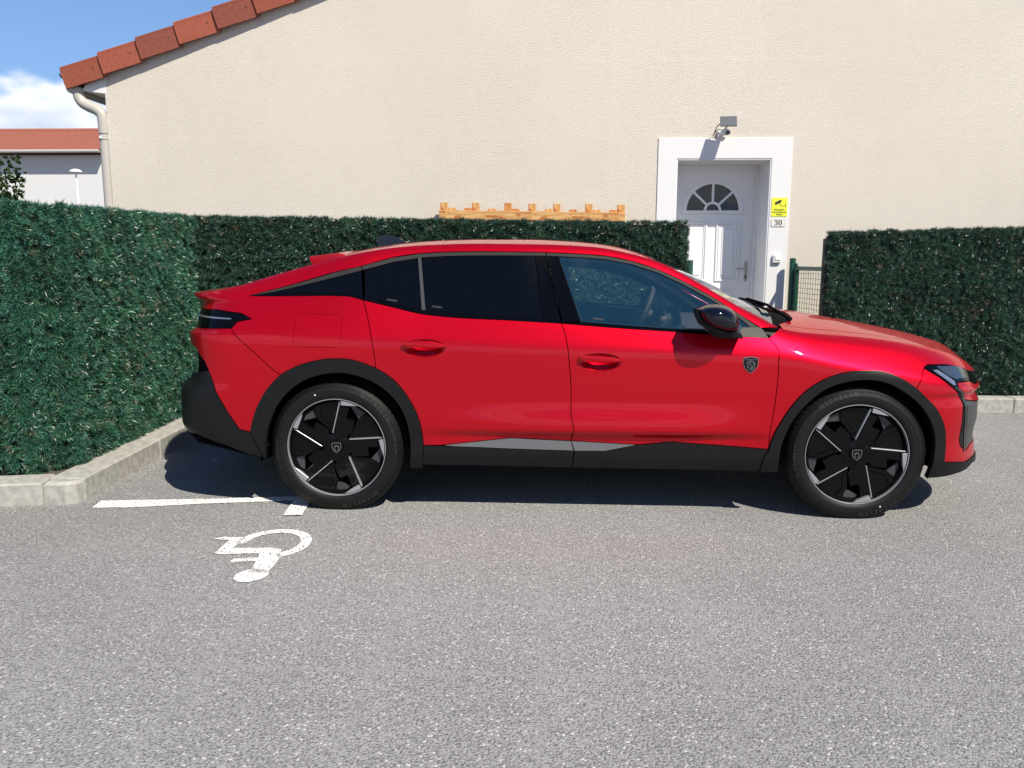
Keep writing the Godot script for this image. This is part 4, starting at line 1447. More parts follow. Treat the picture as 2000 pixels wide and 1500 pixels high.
func build_wheel(car: Node, x: float, z: float, turn: float, sgn: float) -> void:
	var w := Node3D.new()
	w.name = numbered("wheel", car)
	w.position = Vector3(x, 0.353, z - 0.105 * sgn)
	w.scale = Vector3(1.04, 1.04, 1.0)
	if sgn < 0.0:
		w.rotation.y = PI
	car.add_child(w, true)
	# local: axis along z, outer face towards +z
	var a := Acc.new()
	var prof := [Vector2(0.254, 0.090), Vector2(0.263, 0.101), Vector2(0.272, 0.107), Vector2(0.286, 0.110), Vector2(0.305, 0.108), Vector2(0.3052, 0.1095), Vector2(0.322, 0.1035), Vector2(0.3222, 0.102), Vector2(0.336, 0.093), Vector2(0.344, 0.081), Vector2(0.3475, 0.066)]
	for g in [0.052, 0.018, -0.018, -0.052]:
		prof.append_array([Vector2(0.3505, g + 0.006), Vector2(0.343, g + 0.004), Vector2(0.343, g - 0.004), Vector2(0.3505, g - 0.006)])
	prof.append_array([Vector2(0.3475, -0.066), Vector2(0.344, -0.081), Vector2(0.322, -0.102), Vector2(0.29, -0.110), Vector2(0.25, -0.095)])
	prof.reverse()
	a.lathe(prof, 96)
	# shoulder blocks with lateral slots between them
	var blocks := 68
	for i in blocks:
		var a0 := TAU * i / blocks
		var a1 := TAU * (i + 0.80) / blocks
		for sd in [1.0, -1.0]:
			var ring := []
			for t in [a0, (a0 + a1) / 2.0, a1]:
				for rz in [[0.3375, 0.0935], [0.3475, 0.0815], [0.3520, 0.064], [0.3525, 0.0585]]:
					var tt: float = t + (0.05 * (0.0935 - rz[1]) / 0.035)
					ring.append(Vector3(cos(tt) * rz[0], sin(tt) * rz[0], rz[1] * sd))
			for u in 2:
				for k in 3:
					var p := u * 4 + k
					a.quad(ring[p], ring[p + 1], ring[p + 5], ring[p + 4], Vector3(cos(a0), sin(a0), sd))
			for k in 3:
				for e in [0, 8]:
					var o0: Vector3 = ring[e + k]
					var o1: Vector3 = ring[e + k + 1]
					a.quad(o0, o1, o1 * Vector3(0.965, 0.965, 1.0), o0 * Vector3(0.965, 0.965, 0.97), Vector3(sin(a0), -cos(a0), 0) * (1.0 if e == 0 else -1.0))
	part("tyre", a, mats.tyre, w)
	# raised lettering on the sidewall
	a = Acc.new()
	var words := [["MICHELIN", 0.030, 128.0 if turn < 0.0 else 62.0, 4.7], ["MICHELIN", 0.030, -50.0, 4.7], ["235/55 R 19", 0.017, 97.0 if turn < 0.0 else 20.0, 2.3], ["e PRIMACY", 0.022, 200.0, 3.4]]
	for wd in words:
		var ang: float = wd[2]
		for ch: String in wd[0]:
			var t := deg_to_rad(ang)
			var rad := Vector3(cos(t), sin(t), 0)
			var r0 := 0.315
			var nn := (Vector3(0, 0, 1.0) + rad * 0.30).normalized()
			var xa := Vector3(sin(t), -cos(t), 0)
			text_into(a, ch, wd[1], 0.0022, Transform3D(Basis(xa, nn.cross(xa), nn), rad * r0 + Vector3(0, 0, 0.1064)), "Droid Sans", 700)
			ang -= wd[3]
	part("tyre_lettering", a, mats.tyre_letters, w)
	if sgn > 0.0:
		a = Acc.new()
		var t := deg_to_rad(110.0 if turn == 0.0 else -64.0)
		a.ellipsoid(Vector3(cos(t) * 0.298, sin(t) * 0.298, 0.1085), Vector3(0.0045, 0.0045, 0.002), 10)
		part("paint_dot", a, mats.paint_dot, w)
	# rim: barrel, ring, blades
	a = Acc.new()
	a.lathe([Vector2(0.232, -0.09), Vector2(0.225, 0.0), Vector2(0.240, 0.06), Vector2(0.253, 0.088)].map(func(q: Vector2) -> Vector2: return q), 72)
	a.lathe([Vector2(0.249, 0.090), Vector2(0.215, 0.034), Vector2(0.10, 0.020), Vector2(0.0, 0.020)], 60)
	part("rim_barrel", a, mats.rim_inner, w)
	a = Acc.new()
	a.lathe([Vector2(0.2605, 0.086), Vector2(0.2615, 0.098), Vector2(0.2600, 0.1015), Vector2(0.2573, 0.1015), Vector2(0.2560, 0.097), Vector2(0.2535, 0.086)], 96)
	var lines := Acc.new()
	var blades := Acc.new()
	var ribs := Acc.new()
	for k in 5:
		var xf := Transform3D(Basis(Vector3.BACK, turn + TAU * k / 5.0), Vector3.ZERO)
		var s := 0.2560
		# machined line from the ring to the hub
		var l0 := Vector2(0.085, 0.955) * s
		var l1 := Vector2(-0.080, 0.300) * s
		var d := (l0 - l1).normalized().orthogonal() * 0.0032
		lines.slab(PackedVector2Array([l0 + d, l0 - d, l1 - d * 0.8, l1 + d * 0.8]), 0.062, 0.0905, xf * Transform3D(Basis(), Vector3(0, 0, 0)), 0.0015)
		# machined wedge beside it
		var wg := PackedVector2Array([Vector2(0.115, 0.978) * s, Vector2(0.112, 0.882) * s, Vector2(0.25, 0.872) * s, Vector2(0.39, 0.868) * s, Vector2(0.485, 0.868) * s])
		wg.append_array(arc2(Vector2.ZERO, Vector2(s, s) * 0.985, deg_to_rad(60.5), deg_to_rad(82.0), 8))
		lines.slab(wg, 0.075, 0.097, xf, 0.001)
		# broad black blade, running from the line back to the ring
		var bl := PackedVector2Array([Vector2(0.075, 0.955) * s, Vector2(-0.085, 0.30) * s, Vector2(-0.10, 0.20) * s, Vector2(0.12, 0.16) * s, Vector2(0.30, 0.30) * s, Vector2(0.37, 0.56) * s, Vector2(0.20, 0.60) * s, Vector2(0.27, 0.84) * s, Vector2(0.11, 0.86) * s])
		bl.reverse()
		blades.slab(bl, 0.040, 0.0865, xf, 0.004)
		var bl2 := PackedVector2Array([Vector2(0.055, 0.955) * s, Vector2(-0.105, 0.30) * s, Vector2(-0.30, 0.46) * s, Vector2(-0.42, 0.62) * s, Vector2(-0.52, 0.82) * s])
		bl2.append_array(arc2(Vector2.ZERO, Vector2(s, s) * 0.965, deg_to_rad(122.0), deg_to_rad(88.0), 8))
		blades.slab(bl2, 0.030, 0.072, xf, 0.004)
		var bl3 := PackedVector2Array([Vector2(0.42, 0.57) * s, Vector2(0.30, 0.28) * s, Vector2(0.36, 0.20) * s, Vector2(0.52, 0.52) * s, Vector2(0.74, 0.60) * s, Vector2(0.64, 0.70) * s])
		blades.slab(bl3, 0.030, 0.080, xf, 0.004)
		# fine ribs in the pocket
		for i in 11:
			var t := i / 10.0
			var p0 := Vector2(0.30, 0.82).lerp(Vector2(0.44, 0.60), t) * s
			var p1 := Vector2(0.49, 0.81).lerp(Vector2(0.76, 0.57), t) * s
			var e := (p1 - p0).normalized().orthogonal() * 0.0014
			ribs.slab(PackedVector2Array([p0 + e, p1 + e, p1 - e, p0 - e]), 0.052, 0.066, xf)
		# lug recess
		var lug := Transform3D(xf.basis, xf * Vector3(0.012, 0.052, 0.086))
		blades.lathe([Vector2(0.0165, 0.0), Vector2(0.0165, 0.004), Vector2(0.013, 0.005), Vector2(0.012, 0.001), Vector2(0.0, 0.001)], 14, lug)
	a.add(lines)
	part("rim_accent", a, mats.machined, w)
	blades.lathe([Vector2(0.078, 0.030), Vector2(0.076, 0.082), Vector2(0.072, 0.085), Vector2(0.036, 0.086), Vector2(0.033, 0.095), Vector2(0.0, 0.096)], 40)
	part("rim_blades", blades, mats.gloss_black, w)
	part("rim_ribs", ribs, mats.rib, w).set_meta("kind", "stuff")
	# hub badge
	a = Acc.new()
	var sh := PackedVector2Array()
	for q in [[-0.024, 0.025], [0.0, 0.028], [0.024, 0.025], [0.025, 0.004], [0.019, -0.012], [0.0, -0.029], [-0.019, -0.012], [-0.025, 0.004]]:
		sh.append(Vector2(q[0], q[1]))
	var inner: PackedVector2Array = Geometry2D.offset_polygon(sh, -0.0022, Geometry2D.JOIN_MITER)[0]
	var upright := Transform3D(Basis(), Vector3(0, 0, 0.0))
	for i in sh.size():
		var best := inner[0]
		var best2 := inner[0]
		for q in inner:
			if q.distance_to(sh[i]) < best.distance_to(sh[i]):
				best = q
			if q.distance_to(sh[(i + 1) % sh.size()]) < best2.distance_to(sh[(i + 1) % sh.size()]):
				best2 = q
		a.slab(PackedVector2Array([sh[i], sh[(i + 1) % sh.size()], best2, best]), 0.096, 0.1005, upright)
	for st in [[[-0.014, 0.006], [-0.006, 0.012], [0.004, 0.012], [0.013, 0.004]], [[0.008, 0.006], [0.012, -0.004], [0.004, -0.016]], [[0.0, 0.008], [-0.010, 0.0], [-0.010, -0.006], [-0.004, -0.014]]]:
		var p := []
		for q in st:
			p.append(Vector2(q[0], q[1]))
		a.slab(ribbon(p, 0.0022), 0.096, 0.0998, upright)
	part("hub_badge", a, mats.badge_silver, w)
	# brake disc and caliper behind the blades
	a = Acc.new()
	a.lathe([Vector2(0.155, -0.01), Vector2(0.155, 0.012), Vector2(0.075, 0.012), Vector2(0.07, 0.024), Vector2(0.0, 0.024)], 48)
	part("brake_disc", a, mats.steel, w)


# ---------------------------------------------------------------- ground and paint
func sheet(called: String, poly: PackedVector2Array, y: float, m: Material) -> MeshInstance3D:
	# poly in (x, z)
	var a := Acc.new()
	var ti := Geometry2D.triangulate_polygon(poly)
	for p in poly:
		a.put(Vector3(p.x, y, p.y), Vector3.UP)
	for i in range(0, ti.size(), 3):
		a.tri_i(ti[i], ti[i + 1], ti[i + 2])
	return struct(called, a, m)


func v2(list: Array) -> PackedVector2Array:
	var o := PackedVector2Array()
	for i in range(0, list.size(), 2):
		o.append(Vector2(list[i], list[i + 1]))
	return o


func build_ground() -> void:
	sheet("asphalt_ground", v2([-150, -150, 150, -150, 150, 150, -150, 150]), 0.0, mats.asphalt)
	# raised beds behind the kerbs
	sheet("garden_ground", v2([-90, 1.95, -3.1, 0.68, -3.18, -1.40, 0.95, -1.42, 0.95, -2.40, 60, -2.40, 60, -90, -90, -90]), 0.115, mats.soil)
	# white line, its stub, and the wheelchair sign
	var o := sheet("parking_line", v2([-2.763, 0.936, -2.789, 0.804, -2.2, 0.735, -1.648, 0.649, -1.40, 0.62, -1.385, 0.690, -1.618, 0.728, -2.2, 0.83, -2.55, 0.915]), 0.004, mats.road_paint)
	o = sheet("parking_stub", v2([-1.661, 1.017, -1.562, 1.003, -1.590, 0.740, -1.690, 0.745]), 0.008, mats.road_paint)
	var sym := Node3D.new()
	sym.name = "wheelchair_symbol"
	add_child(sym)
	sym.set_meta("kind", "structure")
	var strokes := {
		"foot": v2([-1.885, 1.388, -1.845, 1.358, -1.735, 1.355, -1.742, 1.505, -1.56, 1.492, -1.505, 1.507, -1.475, 1.62, -1.470, 1.715, -1.472, 1.80, -1.560, 1.80, -1.556, 1.738, -1.570, 1.665, -1.685, 1.680, -1.680, 1.640, -1.574, 1.620, -1.590, 1.565, -1.765, 1.590, -1.800, 1.575, -1.800, 1.400]),
	}
	var a := Acc.new()
	for k in strokes:
		flat_poly(a, strokes[k], 0.004)
	part("figure", a, mats.road_paint, sym)
	a = Acc.new()
	var wheel := []
	for i in 25:
		var an := lerpf(deg_to_rad(176.0), deg_to_rad(422.0), i / 24.0)
		wheel.append(Vector2(-1.573 + cos(an) * 0.158, 1.432 + sin(an) * 0.178))
	flat_poly(a, ribbon(wheel, 0.053), 0.004)
	part("wheel_ring", a, mats.road_paint, sym)
	a = Acc.new()
	var head := PackedVector2Array()
	for i in 24:
		var an := TAU * i / 24
		head.append(Vector2(-1.530, 1.828) + Vector2(cos(an) * 0.068, sin(an) * 0.078).rotated(0.5))
	flat_poly(a, head, 0.004)
	part("head", a, mats.road_paint, sym)

	# kerbs, stone by stone
	var left := kerb("kerb")
	kerb_run(left, Vector2(-2.885, 0.80), Vector2(-3.005, -1.42), 0.20, 0.13, -1.0)
	kerb_run(left, Vector2(-3.075, 0.885), Vector2(-7.1, 1.75), 0.21, 0.125, 1.0)
	a = Acc.new()
	var corner := v2([-2.885, 0.795, -2.895, 0.850, -2.95, 0.878, -3.068, 0.885, -3.10, 0.69, -3.08, 0.60])
	var up := Transform3D(Basis(Vector3.RIGHT, Vector3.FORWARD, Vector3.UP), Vector3.ZERO)
	var fl := PackedVector2Array()
	for p in corner:
		fl.append(Vector2(p.x, -p.y))
	a.slab(fl, 0.0, 0.128, up, 0.018)
	part("kerb_corner", a, mats.concrete, left)
	var back := kerb("kerb")
	kerb_run(back, Vector2(-3.0, -1.30), Vector2(1.0, -1.30), 0.16, 0.12, 1.0)
	var right := kerb("kerb")
	kerb_run(right, Vector2(1.0, -2.29), Vector2(9.0, -2.29), 0.17, 0.13, 1.0)


	var pebble := Acc.new()
	pebble.ellipsoid(Vector3.ZERO, Vector3(0.006, 0.0035, 0.005), 8)
	var spots := []
	var tone := []
	for i in 420:
		var t := rng.randf()
		var q := Vector2(-2.875, 0.83).lerp(Vector2(-2.96, -0.9), t) if i % 3 == 0 else Vector2(-2.93, 0.90).lerp(Vector2(-4.2, 1.16), t)
		if i % 7 == 0:
			q = Vector2(2.4, -2.27).lerp(Vector2(4.8, -2.27), t)
		q += Vector2(rng.randf_range(0.0, 0.10), absf(rng.randfn()) * 0.05 + 0.008)
		spots.append(Transform3D(Basis(Vector3.UP, rng.randf() * TAU).scaled(Vector3.ONE * rng.randf_range(0.35, 1.2)), Vector3(q.x, 0.003, q.y)))
		tone.append(Color(1, 1, 1) * rng.randf_range(0.4, 1.2))
	var mm := MultiMesh.new()
	mm.transform_format = MultiMesh.TRANSFORM_3D
	mm.use_colors = true
	mm.mesh = pebble.mesh()
	mm.instance_count = spots.size()
	for i in spots.size():
		mm.set_instance_transform(i, spots[i])
		mm.set_instance_color(i, tone[i])
	var grit := MultiMeshInstance3D.new()
	grit.name = "gravel"
	grit.multimesh = mm
	grit.material_override = mats.grit
	grit.set_meta("kind", "stuff")
	tag(grit, "loose grit lying along the foot of the kerbs", "gravel")
	add_child(grit, true)


func flat_poly(a: Acc, p: PackedVector2Array, y: float) -> void:
	var ti := Geometry2D.triangulate_polygon(p)
	var b := a.v.size()
	for q in p:
		a.put(Vector3(q.x, y, q.y), Vector3.UP)
	for i in range(0, ti.size(), 3):
		a.tri_i(b + ti[i], b + ti[i + 1], b + ti[i + 2])


func kerb(called: String) -> Node3D:
	var o := Node3D.new()
	o.name = numbered(called, self)
	add_child(o, true)
	o.set_meta("kind", "structure")
	return o


func kerb_run(parent: Node, p: Vector2, q: Vector2, width: float, high: float, sgn: float) -> void:
	# p to q is the road-side edge; the stones lie on the other side of it
	var d := (q - p).normalized()
	var side_dir := Vector2(d.y, -d.x) * sgn
	if sgn < 0.0:
		side_dir = Vector2(-absf(d.y), d.x * signf(d.y) * -1.0)
	else:
		side_dir = Vector2(d.y * signf(d.x), -absf(d.x))
	var len := p.distance_to(q)
	var n := ceili(len / 1.0)
	for i in n:
		var a := Acc.new()
		var l := minf(1.0, len - i) - 0.004
		var c := p + d * (i + l / 2.0) + side_dir * width / 2.0
		a.box(Vector3(c.x, high / 2.0 - 0.02 + rng.randf_range(-0.002, 0.002), c.y), Vector3(l, high + 0.04, width), 0.009, Basis(Vector3.UP, -d.angle() + rng.randf_range(-0.003, 0.003)))
		part("kerb_stone", a, mats.concrete, parent)


# ---------------------------------------------------------------- the house
const WALL := -3.6


func build_house() -> void:
	var h := thing("house", "cream roughcast house gable with red verge tiles and a white door", "house")
	var slope := 0.349
	var ridge := Vector2(3.4, 3.34 + slope * (3.4 + 4.964))
	var wall := Acc.new()
	var right_x := 12.0
	var pl := v2([-5.01, 0, 1.071, 0, 1.071, 2.416, 2.049, 2.416, 2.049, 0, right_x, 0, right_x, ridge.y - slope * (right_x - 3.4), ridge.x, ridge.y, -5.01, 3.32])
	wall.slab(pl, -4.08, WALL)
	part("gable_wall", wall, mats.render, h)
	var other := Acc.new()
	other.box(Vector3(-4.86, 1.62, -8.6), Vector3(0.30, 3.24, 9.04))
	other.box(Vector3(right_x - 0.15, 1.8, -8.6), Vector3(0.30, 3.6, 9.04))
	other.box(Vector3((right_x - 5.01) / 2.0, 2.6, -13.2), Vector3(right_x + 5.0, 5.2, 0.2))
	part("outer_wall", other, mats.render, h)
	# roof slabs
	var roof := Acc.new()
	var along := Vector3(1, slope, 0).normalized()
	var nup := Vector3(-slope, 1, 0).normalized()
	var e0 := Vector3(-5.42, 3.20, 0)
	var e1 := Vector3(ridge.x, 3.20 + slope * (ridge.x + 5.42), 0)
	var e2 := Vector3(right_x + 0.4, e1.y - slope * (right_x + 0.4 - ridge.x), 0)
	for k in 2:
		var p: Vector3 = [e0, e1][k]
		var q: Vector3 = [e1, e2][k]
		var up := Vector3(0, 0.14, 0)
		var z0 := Vector3(0, 0, -13.3)
		var z1 := Vector3(0, 0, WALL + 0.055)
		roof.quad(p + z0 + up, q + z0 + up, q + z1 + up, p + z1 + up, Vector3.UP)
		roof.quad(p + z0, q + z0, q + z1, p + z1, Vector3.DOWN)
		roof.quad(p + z1, q + z1, q + z1 + up, p + z1 + up, Vector3.BACK)
		roof.quad(p + z0, q + z0, q + z0 + up, p + z0 + up, Vector3.FORWARD)
		if k == 0:
			roof.quad(p + z0, p + z1, p + z1 + up, p + z0 + up, Vector3.LEFT)
	part("roof", roof, mats.clay_0, h)
	# verge tiles, each lapped over the one below
	var ang := atan(slope) - 0.045
	for k in 12:
		var t := Acc.new()
		var b := Basis(Vector3.BACK, ang + rng.randf_range(-0.006, 0.006)) * Basis(Vector3.UP, 0.055 + rng.randf_range(-0.006, 0.006))
		var o := Vector3(-5.37 + 0.418 * k, 3.148 + 0.146 * k, WALL + 0.088 + rng.randf_range(-0.003, 0.003))
		var xf := Transform3D(b, o)
		# folded section: face, rounded shoulder, top leaf
		var sec := [Vector2(0.0, 0.0), Vector2(0.004, 0.180), Vector2(-0.014, 0.188), Vector2(-0.010, 0.222), Vector2(-0.04, 0.240), Vector2(-0.10, 0.247), Vector2(-0.30, 0.252), Vector2(-0.30, 0.232), Vector2(-0.05, 0.222), Vector2(-0.018, 0.205), Vector2(-0.016, 0.0)]
		var l0 := -0.012
		var l1 := 0.452
		for i in sec.size():
			var p: Vector2 = sec[i]
			var q: Vector2 = sec[(i + 1) % sec.size()]
			var nn := Vector2(-(q - p).y, (q - p).x)
			nn = -nn
			t.quad(xf * Vector3(l0, p.y, p.x), xf * Vector3(l1, p.y, p.x), xf * Vector3(l1, q.y, q.x), xf * Vector3(l0, q.y, q.x), b * Vector3(0, nn.y, nn.x) * -1.0)
		for l in [l0, l1]:
			for i in range(1, 5):
				t.quad(xf * Vector3(l, sec[i - 1].y, sec[i - 1].x), xf * Vector3(l, sec[i].y, sec[i].x), xf * Vector3(l, sec[10 - i].y, sec[10 - i].x), xf * Vector3(l, sec[mini(10, 11 - i)].y, sec[mini(10, 11 - i)].x), b * Vector3(-1.0 if l == l0 else 1.0, 0, 0))
			for i in [5, 6]:
				t.quad(xf * Vector3(l, sec[4].y, sec[4].x), xf * Vector3(l, sec[5].y, sec[5].x), xf * Vector3(l, sec[6].y, sec[6].x), xf * Vector3(l, sec[7].y, sec[7].x), b * Vector3(-1.0 if l == l0 else 1.0, 0, 0))
		var m: Material = mats["clay_%d" % ([0, 1, 2, 1, 2, 0, 1, 0, 2, 1, 0, 2][k])]
		var tile := part("verge_tile", t, m, h)
		var nail := Acc.new()
		nail.ellipsoid(xf * Vector3(0.335, 0.125, 0.006), Vector3(0.008, 0.008, 0.005), 8)
		part("nail", nail, mats.tray, tile)
	# eaves box, gutter and downpipe at the corner
	var box := Acc.new()
	box.slab(v2([-5.255, 3.145, -5.0, 3.11, -4.985, 3.30, -5.22, 3.20]), WALL - 9.0, WALL + 0.004)
	part("eaves_box", box, mats.plastic_white, h)
	var gut := Acc.new()
	gut.tube([Vector3(-5.36, 3.17, WALL + 0.03), Vector3(-5.36, 3.17, -13.0)], 0.06, 14)
	part("gutter", gut, mats.pipe, h)
	var pipe := Acc.new()
	var path := []
	for p in smooth3([Vector3(-5.315, 3.17, -3.62), Vector3(-5.31, 3.09, -3.62), Vector3(-5.275, 3.025, -3.62), Vector3(-5.21, 2.985, -3.62), Vector3(-5.13, 2.95, -3.62), Vector3(-5.075, 2.90, -3.62), Vector3(-5.063, 2.82, -3.62), Vector3(-5.062, 2.70, -3.62)]):
		path.append(p)
	pipe.tube(path, 0.058, 16)
	pipe.tube([Vector3(-5.062, 2.86, -3.62), Vector3(-5.062, 0.1, -3.62)], 0.050, 16)
	for y in [2.80, 2.655, 1.3]:
		pipe.tube([Vector3(-5.062, y - 0.018, -3.62), Vector3(-5.062, y + 0.018, -3.62)], 0.0555, 16)
	var dp := part("downpipe", pipe, mats.pipe, h)
	var clip := Acc.new()
	clip.box(Vector3(-5.075, 2.655, -3.562), Vector3(0.03, 0.03, 0.016), 0.004)
	part("clip", clip, mats.plastic_white, dp)
	# bird guard comb end sticking out under the first tile
	var comb := Acc.new()
	comb.tube([Vector3(-5.40, 3.245, -3.56), Vector3(-5.455, 3.275, -3.56), Vector3(-5.475, 3.31, -3.56)], 0.012, 8, 0.006)
	part("eaves_comb", comb, mats.line_blue, h)
	# smooth white band round the door
	var s := Acc.new()
	s.slab(v2([0.874, 0.1, 1.071, 0.1, 1.071, 2.416, 2.049, 2.416, 2.049, 0.1, 2.257, 0.1, 2.257, 2.625, 0.874, 2.625]), WALL - 0.01, WALL + 0.012, Transform3D.IDENTITY, 0.003)
	s.box(Vector3(2.044, 1.255, -3.82), Vector3(0.014, 2.31, 0.45))
	s.box(Vector3(1.076, 1.255, -3.82), Vector3(0.014, 2.31, 0.45))
	s.box(Vector3(1.56, 2.410, -3.82), Vector3(0.95, 0.014, 0.45))
	s.box(Vector3(1.56, 0.19, -3.80), Vector3(0.95, 0.20, 0.44))
	part("door_surround", s, mats.white_wall, h)
	build_door(h)


func smooth3(p: Array, n := 4) -> Array:
	var o := []
	for i in p.size() - 1:
		var a: Vector3 = p[maxi(i - 1, 0)]
		var d: Vector3 = p[mini(i + 2, p.size() - 1)]
		for k in n:
			o.append((p[i] as Vector3).cubic_interpolate(p[i + 1], a, d, float(k) / n))
	o.append(p[p.size() - 1])
	return o


func frame_of(a: Acc, x0: float, y0: float, x1: float, y1: float, w: float, z0: float, z1: float, bev := 0.004) -> void:
	a.box(Vector3((x0 + x1) / 2.0, y1 - w / 2.0, (z0 + z1) / 2.0), Vector3(x1 - x0, w, z1 - z0), bev)
	a.box(Vector3((x0 + x1) / 2.0, y0 + w / 2.0, (z0 + z1) / 2.0), Vector3(x1 - x0, w, z1 - z0), bev)
	a.box(Vector3(x0 + w / 2.0, (y0 + y1) / 2.0, (z0 + z1) / 2.0), Vector3(w, y1 - y0 - 2.0 * w, z1 - z0), bev)
	a.box(Vector3(x1 - w / 2.0, (y0 + y1) / 2.0, (z0 + z1) / 2.0), Vector3(w, y1 - y0 - 2.0 * w, z1 - z0), bev)


func build_door(h: Node) -> void:
	var z := -4.05
	var d := Acc.new()
	# leaf with the fanlight opening cut out of it
	var fc := Vector2(1.548, 1.915)
	var r := 0.292
	var leaf := v2([1.088, 0.29, 2.003, 0.29, 2.003, 2.375, 1.088, 2.375])
	var half := arc2(fc, Vector2(r, r), 0.0, PI, 36)
	var cut := PackedVector2Array(leaf.slice(0, 3))
	cut.append(Vector2(fc.x, 2.375))
	cut.append(Vector2(fc.x, fc.y + r))
	for i in range(17, -1, -1):
		cut.append(half[i])
	var right := v2([fc.x, 0.29, 2.003, 0.29, 2.003, 2.375, fc.x, 2.375])
	right.append(Vector2(fc.x, fc.y + r))
	for i in range(17, -1, -1):
		right.append(half[i])
	right.append(fc)
	var left := PackedVector2Array()
	for p in right:
		left.append(Vector2(2.0 * fc.x - p.x, p.y))
	for i in left.size():
		if left[i].x < 1.1:
			left[i].x = 1.088
	left.reverse()
	d.slab(right, z - 0.05, z)
	d.slab(left, z - 0.05, z)
	var door := part("door", d, mats.door_white, h)
	var fr := Acc.new()
	frame_of(fr, 1.07, 0.285, 2.050, 2.418, 0.045, z - 0.06, z + 0.025, 0.005)
	part("door_frame", fr, mats.door_white, h)
	# fanlight: panes and glazing bars
	var angs := [0.0, 43.0, 90.0, 137.0, 180.0]
	for k in 4:
		var g := Acc.new()
		var q := arc2(fc, Vector2(r, r), deg_to_rad(angs[k]), deg_to_rad(angs[k + 1]), 12)
		var q2 := arc2(fc, Vector2(0.07, 0.07), deg_to_rad(angs[k + 1]), deg_to_rad(angs[k]), 6)
		q.append_array(q2)
		g.slab(q, z - 0.03, z - 0.02)
		part("pane", g, mats.door_glass, door)
	var g0 := Acc.new()
	g0.slab(arc2(fc, Vector2(0.068, 0.068), 0.0, PI, 12), z - 0.03, z - 0.019)
	part("pane", g0, mats.door_glass, door)
	var bars := Acc.new()
	for k in [1, 2, 3]:
		var t := deg_to_rad(angs[k])
		var e := Vector2(cos(t), sin(t))
		bars.slab(ribbon([fc + e * 0.07, fc + e * (r + 0.004)], 0.026), z - 0.018, z + 0.008, Transform3D.IDENTITY, 0.003)
	bars.slab(ribbon(Array(arc2(fc, Vector2(0.082, 0.082), 0.0, PI, 16)), 0.026), z - 0.018, z + 0.009)
	bars.slab(ribbon(Array(arc2(fc, Vector2(r + 0.014, r + 0.014), -0.02, PI + 0.02, 40)), 0.040), z - 0.018, z + 0.012)
	bars.slab(ribbon(Array(arc2(fc, Vector2(r + 0.046, r + 0.046), -0.06, PI + 0.06, 40)), 0.020), z - 0.018, z + 0.006)
	bars.box(Vector3(fc.x, fc.y - 0.018, z), Vector3(2.0 * r + 0.07, 0.036, 0.026), 0.004)
	bars.box(Vector3(fc.x, fc.y - 0.052, z), Vector3(2.0 * r + 0.11, 0.020, 0.014), 0.003)
	part("glazing_bars", bars, mats.door_white, door)
	# raised panels
	for p in [[1.235, 1.136, 1.499, 1.787], [1.597, 1.136, 1.861, 1.787], [1.30, 0.42, 1.79, 1.03]]:
		var a := Acc.new()
		frame_of(a, p[0], p[1], p[2], p[3], 0.022, z - 0.005, z + 0.014, 0.005)
		frame_of(a, p[0] + 0.028, p[1] + 0.028, p[2] - 0.028, p[3] - 0.028, 0.012, z - 0.005, z + 0.008, 0.003)
		a.box(Vector3((p[0] + p[2]) / 2.0, (p[1] + p[3]) / 2.0, z), Vector3(p[2] - p[0] - 0.13, p[3] - p[1] - 0.13, 0.016), 0.006)
		part("panel", a, mats.door_white, door)
	var hd := Acc.new()
	hd.slab(round_rect(1.925, 1.13, 1.960, 1.365, 0.016), z, z + 0.008, Transform3D.IDENTITY, 0.002)
	hd.tube([Vector3(1.945, 1.282, z), Vector3(1.945, 1.282, z + 0.05)], 0.010)
	hd.tube([Vector3(1.955, 1.282, z + 0.05), Vector3(1.83, 1.280, z + 0.052)], 0.010, 10, 0.008)
	var hn := part("handle", hd, mats.pipe, door)
	var kh := Acc.new()
	kh.slab(round_rect(1.935, 1.17, 1.951, 1.205, 0.007), z + 0.007, z + 0.0095)
	part("keyhole", kh, mats.dark, hn)


